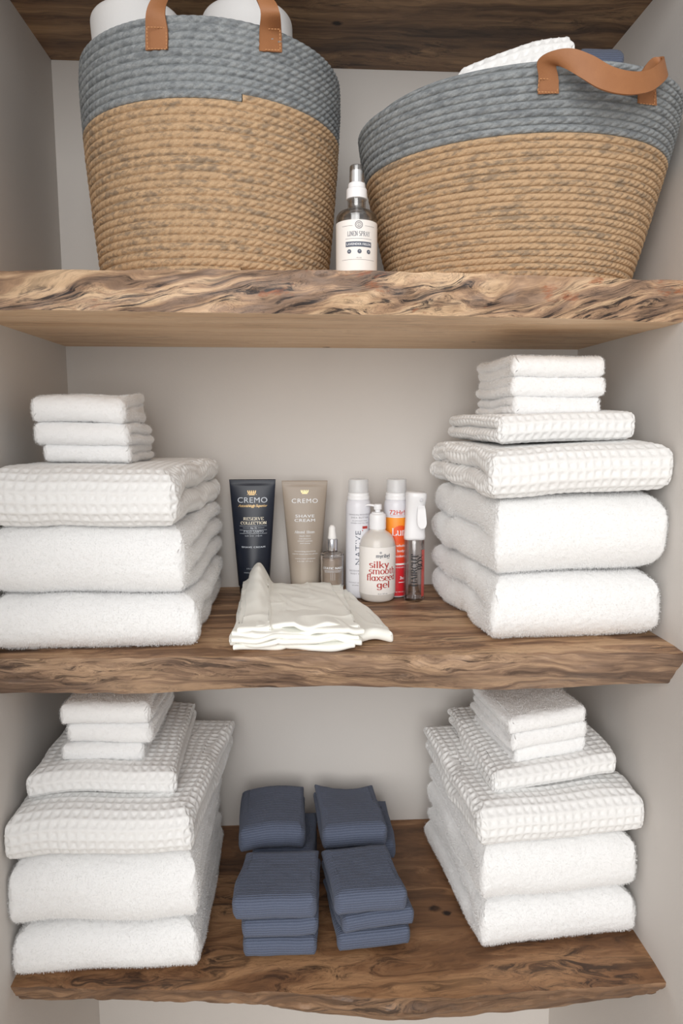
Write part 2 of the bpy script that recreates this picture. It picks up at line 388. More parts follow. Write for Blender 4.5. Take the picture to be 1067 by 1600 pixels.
    if tex == 'terry':
        d = noise3(Q, 480, sd)*.0008+noise3(Q, 200, sd+1)*.0003+noise3(Q, 35, sd+2)*.0005
    elif tex == 'waffle':
        pitch = .0122; wob = noise3(Q, 25, sd)*.0016
        cu = np.abs(np.cos(PI*(U+wob)/pitch)); cv = np.abs(np.cos(PI*(Vv+wob)/pitch))
        ridge = np.maximum(cu**2.2, cv**2.2); 
        d = (ridge-.55)*.0028*(1+.3*noise3(Q, 30, sd+3))+noise3(Q, 400, sd)*.0004
    elif tex == 'knit':
        d = np.sin(2*PI*Vv/.0034*0.5)*.0001+noise3(Q, 90, sd)*.0005
    else:
        d = noise3(Q, 50, sd)*.0004
    capf = np.clip(capd/(K*.5), 0, 1)
    P = P+nn*(d*(.35+.65*capf))[:,None]
    # large soft waves
    wx, wy = (FL+FR)/2; ws = 900+int(z > 1.1)*10+int(wx > 0)*100
    PW = np.stack([P[:,0]+wx, P[:,1]+wy, P[:,2]*0], 1)
    on_shelf = min(abs(z-1.216), abs(z-.768)) < .004
    P[:,2] += (noise3(PW, 9, ws)*.0030+noise3(PW, 24, ws+1)*.0012)*(np.clip(P[:,2]/H, 0, 1) if on_shelf else 1)
    P[:,1] += noise3(Q, 12, sd+6)*wav*1.3
    P[:,0] += noise3(Q, 14, sd+8)*wav*1.2; P[:,2] += noise3(P*np.array([1,1,.2]), 11, sd+9)*max(0, wav-.003)*1.2
    if droop: P[:,2] -= droop*np.clip(1-P[:,1]/.10, 0, 1)**2
    if hump: P[:,2] += hump*np.cos(np.clip(P[:,0]/(L/2), -1, 1)*PI/2)
    P[:,2] += tilt*(P[:,0]+L/2)
    P[:,0] += skew*P[:,1]
    if sq: P[:,2] *= 1
    if deform: P = deform(P, L, D, H)
    quads = F_; uvs = np.stack([U, Vv], 1)
    if tex == 'terry' and fuzz:
        G = P.reshape(R, Mn, 3); nn = np.cross(np.gradient(G, axis=0), np.roll(G, -1, 1)-np.roll(G, 1, 1)).reshape(-1, 3)
        ar = np.linalg.norm(nn, axis=1); nn = nn/np.maximum(ar, 1e-9)[:,None]
        if np.mean(np.sum(nn*(P-P.mean(0)), 1)) < 0: nn = -nn
        vis = ((P[:,1] < .12) | (np.abs(P[:,0]) > L/2-.03)) & (P[:,2] > -.01)
        wt = ar*vis; n = int(fuzz*1e6*np.sum(wt)*.5); wt = wt/wt.sum(); rs = np.random.RandomState(seed)
        ii = rs.choice(len(P), n, p=wt); N_ = nn[ii]; B = P[ii]+(rs.rand(n, 3)-.5)*step*1.6
        T = rs.randn(n, 3); T -= N_*np.sum(T*N_, 1, keepdims=True); T /= np.maximum(np.linalg.norm(T, axis=1, keepdims=True), 1e-9)
        S = np.cross(N_, T); ln_ = ((.0008+.0010*rs.rand(n))*(1 if H > .05 else .6))[:,None]; wd = .00017
        d_ = N_*.75+T*(.3+.7*rs.rand(n))[:,None]
        q0 = B-S*wd-N_*.0004; q1 = B+S*wd-N_*.0004; q2 = B+d_*ln_+S*wd*.4; q3 = B+d_*ln_-S*wd*.4
        b0 = len(P); P = np.concatenate([P, np.stack([q0, q1, q2, q3], 1).reshape(-1, 3)])
        quads = np.concatenate([F_, (b0+np.arange(4*n)).reshape(-1, 4)]); uvs = np.concatenate([uvs, np.zeros((4*n, 2))])
    F_ = quads
    mid = (FL+FR)/2
    mat = M or {'terry': M_TERRY, 'waffle': M_WAFFLE, 'knit': M_KNIT, 'cotton': M_CLOTH}[tex]
    o = mesh(name, P, F_, mat, uv=uvs)
    o.location = (mid[0], mid[1], z); o.rotation_euler = (0, 0, ang)
    tag(o, label, cat, group)
    return o
GB, GW, GC, GH = 'white terry bath towels', 'white waffle bath towels', 'white washcloths', 'white waffle hand towels'
# middle shelf, left stack
def rumple(P, L, D, H):
    b = np.clip(P[:,1]/D, 0, 1)**1.5; P[:,2] += .013*b*np.clip(.5+P[:,0]/L, 0, 1)*(P[:,2] > H*.5)+.003*np.cos(P[:,0]*90)*b*(P[:,2] > H*.5); return P
S = 'left stack on the middle shelf'
towel('bath_towel', (-.385,-.345), (-.131,-.342), Z_MID+.002, .066, .30, 2, 'terry', 1, 'white terry bath towel at the bottom of the left middle-shelf stack, beside the ivory cloth', group=GB)
towel('bath_towel', (-.385,-.340), (-.146,-.336), 1.2835, .090, .30, 3, 'terry', 2, 'white terry bath towel under the waffle towel, left stack beside the navy tube', group=GB, skew=.04)
towel('waffle_towel', (-.386,-.346), (-.154,-.342), 1.374, .071, .30, 2, 'waffle', 3, 'white waffle bath towel directly under three washcloths, left of the navy tube', group=GW, skew=.09, droop=.004, wav=.004)
for i, (z0, h, fl, fr) in enumerate(((1.447,.024,(-.338,-.272),(-.222,-.268)),(1.469,.030,(-.346,-.276),(-.226,-.272)),(1.498,.034,(-.348,-.278),(-.226,-.274)))):
    towel('washcloth', fl, fr, z0, h, .15, 2, 'terry', 4+i, ['lowest of three white washcloths topping the left middle-shelf stack','white washcloth between two others, left middle-shelf stack','rumpled white washcloth crowning the left middle-shelf stack'][i], 'washcloth', GC, wav=.003 if i < 2 else .006, skew=.03, deform=None if i < 2 else rumple)
# middle shelf, right stack
towel('bath_towel', (.243,-.350), (.474,-.330), Z_MID+.002, .086, .29, 2, 'terry', 11, 'white terry bath towel at the bottom of the right middle-shelf stack', group=GB)
towel('bath_towel', (.243,-.352), (.475,-.332), 1.304, .101, .29, 2, 'terry', 12, 'thick white terry bath towel second from bottom, right of the spray bottles', group=GB, tilt=.02)
towel('waffle_towel', (.236,-.352), (.474,-.336), 1.408, .060, .29, 2, 'waffle', 13, 'wide white waffle bath towel in the right stack on the middle shelf', group=GW, tilt=.04, droop=.003, wav=.004, skew=-.02)
towel('hand_towel', (.256,-.305), (.446,-.292), 1.474, .036, .22, 2, 'waffle', 14, 'small white waffle towel under three washcloths, right stack on middle shelf', group=GH, tilt=.03, wav=.003)
for i, (z0, h, fl, fr) in enumerate(((1.510,.026,(.287,-.275),(.406,-.268)),(1.535,.027,(.283,-.277),(.410,-.270)),(1.561,.028,(.281,-.277),(.408,-.270)))):
    towel('washcloth', fl, fr, z0, h, .15, 2, 'terry', 15+i, ['lowest of three white washcloths topping the right middle-shelf stack','white washcloth between two others, right middle-shelf stack','topmost white washcloth just below the upper shelf'][i], 'washcloth', GC, wav=.003, skew=-.06)
# bottom shelf, left stack
towel('bath_towel', (-.385,-.345), (-.143,-.343), Z_BOT+.001, .064, .30, 2, 'terry', 21, 'white terry bath towel resting on the bottom shelf, left stack', group=GB)
towel('bath_towel', (-.386,-.344), (-.142,-.342), .833, .100, .30, 3, 'terry', 22, 'thick white terry bath towel second from bottom, left of blue washcloths', group=GB)
towel('waffle_towel', (-.386,-.348), (-.146,-.342), .933, .064, .30, 2, 'waffle', 23, 'white waffle bath towel in the left stack on the bottom shelf', group=GW, skew=.1, wav=.004, hump=.004)
towel('hand_towel', (-.368,-.306), (-.172,-.300), .999, .034, .24, 2, 'waffle', 24, 'small white waffle towel under three washcloths, left stack on bottom shelf', group=GH, wav=.003, hump=.006)
for i, (z0, h, fl, fr) in enumerate(((1.035,.025,(-.334,-.276),(-.222,-.270)),(1.059,.030,(-.325,-.272),(-.210,-.268)),(1.088,.031,(-.330,-.276),(-.210,-.270)))):
    towel('washcloth', fl, fr, z0, h, .15, 2, 'terry', 25+i, ['lowest of three white washcloths topping the left bottom-shelf stack','white washcloth between two others, left bottom-shelf stack','topmost white washcloth of the left stack on the bottom shelf'][i], 'washcloth', GC, wav=.003, skew=.05)
# bottom shelf, right stack
towel('bath_towel', (.243,-.338), (.472,-.314), Z_BOT+.001, .070, .28, 2, 'terry', 31, 'white terry bath towel resting on the bottom shelf, right of the knot', group=GB)
towel('bath_towel', (.241,-.338), (.472,-.316), .839, .087, .28, 2, 'terry', 32, 'white terry bath towel second from bottom, right stack on bottom shelf', group=GB)
towel('waffle_towel', (.236,-.340), (.474,-.320), .926, .061, .28, 2, 'waffle', 33, 'white waffle bath towel in the right stack on the bottom shelf', group=GW, tilt=.02, wav=.004)
towel('hand_towel', (.266,-.300), (.448,-.288), .987, .031, .23, 2, 'waffle', 34, 'small white waffle towel under three washcloths, right stack on bottom shelf', group=GH, tilt=.08, wav=.003)
for i, (z0, h, fl, fr) in enumerate(((1.016,.024,(.301,-.275),(.412,-.264)),(1.038,.026,(.295,-.277),(.412,-.266)),(1.063,.025,(.292,-.277),(.408,-.266)))):
    towel('washcloth', fl, fr, z0, h, .15, 2, 'terry', 35+i, ['lowest of three white washcloths topping the right bottom-shelf stack','white washcloth between two others, right bottom-shelf stack','topmost white washcloth of the right stack on the bottom shelf'][i], 'washcloth', GC, tilt=.08, wav=.003, skew=-.04)
# blue washcloths
GBL = 'folded slate blue washcloths'
def blue(fl, fr, z0, h, D, seed, label, **k):
    return towel('blue_washcloth', fl, fr, z0, h, D, 2, 'knit', seed, label, 'washcloth', GBL, rfront=.4, shift=.003, **k)
blue((-.087,-.322), (.018,-.324), .769, .027, .115, 51, 'blue washcloth at the bottom of the front left blue pile', wav=.002)
blue((-.087,-.324), (.018,-.322), .796, .027, .115, 52, 'blue washcloth in the middle of the front left blue pile', tilt=.03, wav=.002)
blue((-.098,-.326), (.017,-.326), .824, .036, .118, 53, 'topmost blue washcloth of the front left pile, wider than those below', wav=.003, skew=.08)
blue((.045,-.322), (.150,-.314), .769, .026, .115, 54, 'blue washcloth at the bottom of the front right blue pile', tilt=.03, wav=.002)
blue((.052,-.322), (.156,-.312), .795, .026, .115, 55, 'blue washcloth in the middle of the front right blue pile', tilt=.05, wav=.002, skew=-.08)
blue((.042,-.322), (.146,-.314), .822, .036, .118, 56, 'topmost blue washcloth of the front right pile', wav=.003, skew=-.08)
blue((-.085,-.176), (.018,-.180), .769, .031, .115, 57, 'bottom blue washcloth of the back left pile, nearly hidden', wav=.002)
blue((-.083,-.174), (.016,-.178), .800, .031, .115, 58, 'middle blue washcloth of the back left pile, nearly hidden', wav=.002)
blue((-.106,-.182), (.001,-.176), .829, .042, .13, 59, 'topmost blue washcloth of the back left pile, domed', wav=.003, skew=.06, hump=.006)
blue((.035,-.170), (.140,-.170), .769, .031, .125, 60, 'bottom blue washcloth of the back right pile, nearly hidden', wav=.002)
blue((.045,-.168), (.148,-.166), .800, .031, .135, 61, 'middle blue washcloth of the back right pile, jutting out right', wav=.002)
def saddle(P, L, D, H):
    b = np.clip((P[:,1]-D*.35)/(D*.65), 0, 1)**1.5; P[:,2] += b*.010*(np.abs(P[:,0])/(L/2))**2-b*.004; return P
blue((.028,-.182), (.134,-.180), .830, .040, .135, 62, 'topmost blue washcloth of the back right pile, dipped in the middle', wav=.003, skew=-.06, deform=saddle)

# ------------------------------------------------------------------ rope baskets
def basket(name, label, ctr_b, ctr_t, ab, at_, rot_b, rot_t, zb, zt, coils, n_grey, pr, seam, seed, rimf=None, dent=0.0):
    """coiled rope basket: one helix of twisted rope; the top n_grey coils are grey"""
    root = empty(name, (ctr_b[0], ctr_b[1], zb), 0, label, 'basket', 'two-tone rope baskets')
    nth, m = 1080, 11
    th = np.linspace(0, 2*PI, nth, endpoint=False)
    def surf(t, th):                     # t 0..1 bottom to top
        f = t if np.ndim(t) else np.full_like(th, t)
        s = np.interp(f, [p[0] for p in pr], [p[1] for p in pr])
        a = ab[0]+(at_[0]-ab[0])*s; b = ab[1]+(at_[1]-ab[1])*s
        cx = ctr_b[0]+(ctr_t[0]-ctr_b[0])*f; cy = ctr_b[1]+(ctr_t[1]-ctr_b[1])*f
        r = rot_b+(rot_t-rot_b)*f
        wob = 1+dent*np.sin(2*th+seed)*f+.008*np.sin(3*th+seed*2)*f
        lx = a*np.cos(th)*wob; ly = b*np.sin(th)*wob
        x = cx+lx*np.cos(r)-ly*np.sin(r); y = cy+lx*np.sin(r)+ly*np.cos(r)
        H = (zt-zb)*(1+(rimf(th+r) if rimf else 0)*f)
        return np.stack([x, y, zb+H*f], 1)
    pitch = .0098
    def band(k0, k1, nm, mat):
        rows, UU, VV = [], [], []
        circ = np.concatenate([[0], np.cumsum(np.linalg.norm(np.diff(np.concatenate([surf(.6, th), surf(.6, th[:1])]), axis=0), axis=1))])
        sarc = circ[:-1]; cl = circ[-1]
        for k in range(k0, k1+(1 if k1 == coils else 0)):
            hel = ((seam-th) % (2*PI))/(2*PI); ss = (k+hel)*cl
            if k == 0: hel0 = hel*0
            tc = (k+.5+hel)/(coils+1); tap = np.ones(nth)
            if k == coils: tap = np.clip((.55-hel)/.08, 0, 1); tc = tc-(1-tap)*.55/(coils+1)
            P0 = surf(tc, th); e = .01
            dt = surf(np.clip(tc+e, 0, 1), th)-surf(np.clip(tc-e, 0, 1), th); pl = np.linalg.norm(dt, axis=1)/(2*e)/(coils+1)
            up = dt/np.linalg.norm(dt, axis=1, keepdims=True)
            dth = surf(tc, th+.01)-surf(tc, th-.01); tg = dth/np.linalg.norm(dth, axis=1, keepdims=True)
            out = np.cross(tg, up)
            R = pl*.5*np.maximum(tap, .02)
            jit = noise3(np.stack([ss, sarc*0, sarc*0], 1), 30, seed)*.12
            for j in range(m):
                ph = -1.25+2.5*j/(m-1)
                lobe = np.abs(np.sin(.5*(2*PI*(ss/pitch)+ph*3.0+jit*4)))**.8
                rr = R*(.66+.46*lobe+jit*.4)
                rows.append(P0+out*(rr*math.cos(ph))[:,None]+up*(R*(1.0)*math.sin(ph)/math.sin(1.25)*.97)[:,None])
                UU.append(ss); VV.append(np.full(nth, k*.0+j/(m-1)))
        # inner face
        tl = (k0+.1)/(coils+1)*np.ones(nth); th_in = np.linspace(k1+.5, k0+.2, 8)/(coils+1)
        for q in th_in:
            P1 = surf(np.full(nth, q), th); c_ = P1.mean(0); d = P1-c_; d[:,2] = 0; ln = np.linalg.norm(d, axis=1, keepdims=True)
            rows.append(P1-d/ln*.004); UU.append(sarc); VV.append(np.full(nth, 0.5))
        Rn = len(rows); P = np.concatenate(rows); idx = np.arange(Rn*nth).reshape(Rn, nth)
        a = idx; b = np.roll(idx, -1, 0)
        fa = np.stack([a, np.roll(a, -1, 1), np.roll(b, -1, 1), b], -1)
        # the helix climbs one coil at the seam: cut the strip there
        si = int(round((seam % (2*PI))/(2*PI)*nth)) % nth
        keep = np.ones(nth, bool); c0 = int(np.argmax(np.roll(hel, -1)-hel)); c1 = (c0+1) % nth; keep[c0] = False
        nr_ = (k1-k0+(1 if k1 == coils else 0))*m; lo, hi = idx[:nr_-m], idx[m:nr_]
        A_, B_ = (hi[:, c0], lo[:, c1])           # just before the seam the coil lies one lower than just after it
        br = np.stack([A_[:-1], B_[:-1], B_[1:], A_[1:]], -1)
        fa = np.concatenate([fa[:, keep].reshape(-1, 4), br])
        uv = np.stack([np.concatenate(UU), np.concatenate(VV)], 1)
        P = P-np.array([ctr_b[0], ctr_b[1], zb])
        return mesh(nm, P, fa, mat, parent=root, uv=uv)
    band(0, coils-n_grey, 'natural_rope_wall', M_ROPE_N)
    band(coils-n_grey, coils, 'grey_rope_wall', M_ROPE_G)
    bt = surf(0.02, th[::10]); bt = bt-np.array([ctr_b[0], ctr_b[1], zb])
    n = len(bt); v = [tuple(p*np.array([.98,.98,0])+np.array([0,0,.0005])) for p in bt]+[tuple(p*np.array([.98,.98,0])+np.array([0,0,.008])) for p in bt]
    mesh('basket_bottom', v, [tuple(reversed(range(n))), tuple(range(n, 2*n))]+[(i, (i+1) % n, n+(i+1) % n, n+i) for i in range(n)], M_ROPE_N, parent=root, smooth=False)
    return root, surf
def front_y(surf, px, py):              # depth of the basket wall where the photo shows this point
    th = np.linspace(PI, 2*PI, 500); best = (1e9, 0)
    for t in np.linspace(.5, 1, 160):
        Pq = surf(np.full(500, t), th)-CAM; w_ = Pq@_f; x = 533.5+FPX*(Pq@_r)/w_; y = 800-FPX*(Pq@_u)/w_
        d = (x-px)**2+(y-py)**2; i = int(np.argmin(d))
        if d[i] < best[0]: best = (d[i], Pq[i,1]+CAM[1])
    return best[1]-.0065
def catmull(P, n):
    P = np.asarray(P, float); out = []
    Q = np.concatenate([[2*P[0]-P[1]], P, [2*P[-1]-P[-2]]])
    for i in range(1, len(Q)-2):
        for k in range(n):
            t = k/n; out.append(.5*((2*Q[i])+(-Q[i-1]+Q[i+1])*t+(2*Q[i-1]-5*Q[i]+4*Q[i+1]-Q[i+2])*t*t+(-Q[i-1]+3*Q[i]-3*Q[i+1]+Q[i+2])*t**3))
    out.append(P[-1]); return np.array(out)
def strap(name, A, B, parent, loc, thick=.0024, n=10):
    """leather strip between two edge curves (world points) with real thickness; stitching as sub-part"""
    a = catmull(A, n)-loc; b = catmull(B, n)-loc; N = len(a); t = np.gradient((a+b)/2, axis=0)
    nr = np.cross(t, b-a); nr /= np.maximum(np.linalg.norm(nr, axis=1, keepdims=True), 1e-9)
    V, Fc = [], []
    w = 7
    sec = []
    for i in range(N):
        ring = [a[i]+(b[i]-a[i])*(j/(w-1))+nr[i]*thick/2 for j in range(w)]+[a[i]+(b[i]-a[i])*(1-j/(w-1))-nr[i]*thick/2 for j in range(w)]
        V += ring
    m = 2*w
    for i in range(N-1):
        for j in range(m):
            k = (j+1) % m; Fc.append((i*m+j, i*m+k, (i+1)*m+k, (i+1)*m+j))
    Fc.append(tuple(reversed(range(m)))); Fc.append(tuple(range((N-1)*m, N*m)))
    o = mesh(name, V, Fc, M_LEATHER, parent=parent)
    o.data.set_sharp_from_angle(angle=math.radians(50))
    return o
def stitch_square(parent, o3, ux, uz, w, h, out):
    V, Fc = [], []; parts = []
    def seg(p, q):
        d = q-p; L = np.linalg.norm(d); d = d/L; s = np.cross(d, out); s /= np.linalg.norm(s)
        n = max(1, int(L/.0032))
        for i in range(n):
            a = p+d*(L*(i+.15)/n); b = p+d*(L*(i+.8)/n); r = .0004
            parts.append(([a-s*r, b-s*r, b+s*r, a+s*r, a-s*r+out*.0008, b-s*r+out*.0008, b+s*r+out*.0008, a+s*r+out*.0008],
                          [(0,3,2,1),(4,5,6,7),(0,1,5,4),(1,2,6,5),(2,3,7,6),(3,0,4,7)]))
    c = [o3-ux*w-uz*h, o3+ux*w-uz*h, o3+ux*w+uz*h, o3-ux*w+uz*h]
    for i in range(4): seg(c[i], c[(i+1) % 4])
    V, Fc = join_parts(parts); return mesh('stitching', V, Fc, M_STITCH, parent=parent, smooth=False)

# left basket
LB, LBs = basket('rope_basket', 'tall round rope basket holding two white rolls, left on the upper shelf', (-.114,-.198), (-.114,-.195), (.144,.135), (.166,.150), 0, 0, Z_UP+.001, 1.951,
            31, 9, [(0,0),(.08,.22),(.3,.5),(.6,.82),(.85,1.0),(.93,1.0),(1,.95)], 1.5*PI+.30, 3)
locL = np.array([-.114,-.198,Z_UP+.001])
def pw(px, py, Y): return at(px, py, Y)
YL = -.352
y1 = [front_y(LBs, 228, 62), front_y(LBs, 262, 60), front_y(LBs, 405, 62), front_y(LBs, 440, 64)]; YL = min(y1)
A = [pw(228,79,y1[0]+.001), pw(228,48,y1[0]), pw(229,18,YL), pw(240,-8,YL), pw(262,-40,YL-.004), pw(300,-62,YL-.01), pw(340,-66,YL-.012), pw(374,-58,YL-.01), pw(392,-30,YL-.004), pw(399,-6,YL), pw(407,18,YL), pw(406,48,y1[2]), pw(405,80,y1[2]+.001)]
B = [pw(262,77,y1[1]+.001), pw(262,48,y1[1]), pw(258,20,YL-.001), pw(263,-2,YL+.012), pw(275,-30,YL+.018), pw(305,-48,YL+.02), pw(337,-50,YL+.02), pw(365,-44,YL+.02), pw(386,-22,YL+.018), pw(424,-2,YL+.006), pw(437,20,YL), pw(439,50,y1[3]), pw(440,82,y1[3]+.001)]
hl = strap('handle', A, B, LB, locL)
for (x, y) in ((245,60), (423,62)):
    stitch_square(hl, pw(x, y, ((y1[0]+y1[1])/2 if x < 300 else (y1[2]+y1[3])/2)-.0034)-locL, np.array([1,0,0]), np.array([0,0,1.0]), .0105, .011, np.array([0,-1.0,0]))
# right basket
RB, RBs = basket('rope_basket', 'wide flared rope basket with a looping tan handle, right on the upper shelf', (.288,-.205), (.277,-.249), (.154,.124), (.199,.164), -.22, -.38, Z_UP+.001, 1.880,
            28, 8, [(0,0),(.06,.12),(.3,.38),(.6,.68),(.85,.92),(1,1.0)], 1.5*PI+2.6, 5, dent=0.0)
locR = np.array([.288,-.205,Z_UP+.001])
YR = -.424
y2 = [front_y(RBs, 840, 135), front_y(RBs, 873, 134), front_y(RBs, 998, 152), front_y(RBs, 1025, 156)]; y2t = [front_y(RBs, 841, 112), front_y(RBs, 872, 112), front_y(RBs, 999, 132), front_y(RBs, 1024, 136)]; YR = min(y2t)-.002
A = [pw(840,147,y2[0]+.003), pw(841,120,y2t[0]), pw(840,96,YR-.004), pw(862,80,YR-.014), pw(893,76,YR-.022), pw(925,87,YR-.026), pw(955,104,YR-.026), pw(985,112,YR-.022), pw(1012,110,YR-.012), pw(1032,96,YR+.004), pw(1035,89,YR+.022), pw(1018,92,YR+.026), pw(1005,108,y2t[2]-.004), pw(999,130,y2t[2]), pw(997,161,y2[2]+.002)]
B = [pw(873,146,y2[1]+.003), pw(872,120,y2t[1]), pw(869,102,YR-.004), pw(882,106,YR-.014), pw(908,122,YR-.022), pw(935,138,YR-.026), pw(962,146,YR-.026), pw(990,148,YR-.022), pw(1018,142,YR-.012), pw(1038,126,YR+.004), pw(1042,116,YR+.022), pw(1036,112,YR+.026), pw(1027,118,y2t[3]-.004), pw(1024,135,y2t[3]), pw(1025,165,y2[3]+.002)]
hr = strap('handle', A, B, RB, locR)
stitch_square(hr, pw(856,134,(y2[0]+y2[1])/2-.0018)-locR, np.array([1,0,0]), np.array([0,-.3,1.0])/1.044, .0105, .006, np.array([0,-1.0,-.2]))
stitch_square(hr, pw(1011,152,(y2[2]+y2[3])/2-.0018)-locR, np.array([1,.15,0]), np.array([0,0,1.0]), .009, .007, np.array([0,-1.0,-.2]))
# rolls in the left basket
M_PAPER = mat_terry('white_paper', (.82, .82, .82, 1), .1, 500)
M_CORE = plain('cardboard_core', srgb(170, 140, 105), .8)
for i, (px, x0, r, y, lab) in enumerate(((213, -.192, .059, -.190, 'white paper roll at the left in the tall rope basket'), (386, -.066, .060, -.185, 'white paper roll at the right in the tall rope basket'))):
    z0 = Z_UP+.012; z1 = at(px, -12, y-r)[2]; xt = at(px, 20, y)[0]
    o = empty('paper_roll', (x0, y, z0), 0, lab, 'paper roll', 'white paper rolls in the basket')
    o.rotation_euler = (0, math.atan2(xt-x0, z1-z0), 0)
    h = z1-z0
    prof = rounded([(.020, 0), (r, 0), (r, h), (.020, h), (.020, h-.004)], .010, 6)
    v, f = lathe(prof, 64); f = f[:-2]
    v2, f2 = lathe([(.020, h-.004), (.020, 0)], 64); 
    V, Fc = join_parts([(v, f), (v2, f2[:-2])]); mesh('paper_wrap', V, Fc, M_PAPER, parent=o)
    v, f = lathe([(.0195, .001), (.0195, h-.002), (.018, h-.002), (.018, .001), (.0195, .001)], 40); mesh('cardboard_core', v, f[:-2], M_CORE, parent=o)
# laundry in the right basket
def lump(sx, r0):
    def f(P, L, D, H):
        P[:,2] += r0*np.sin(P[:,0]*sx+1)+.012*np.clip(P[:,0]/(L/2), -1, 1); P[:,2] -= .5*np.clip(P[:,0]-L*.42, 0, 1); return P
    return f
ztop = at(800, 74, -.30)[2]
o = towel('waffle_towel', (-.075,0), (.068,0), 0, .07, .14, 2, 'waffle', 71, 'white waffle towel peeking out of the right rope basket', 'towel', wav=.007, tilt=.12, deform=lump(30, .004))
xw = at(800, 80, -.30)[0]; o.location = (xw, -.330, ztop-.088); o.rotation_euler = (0, 0, math.radians(-6))
ztop = at(940, 67, -.24)[2]; xb = at(938, 90, -.24)[0]
o = towel('blue_washcloth', (-.034,0), (.034,0), 0, .07, .08, 1, 'knit', 72, 'blue washcloth rim peeking out behind the right basket handle', 'washcloth', wav=.005, tilt=-.3, deform=lump(20, .002))
o.location = (xb, -.245, ztop-.062)

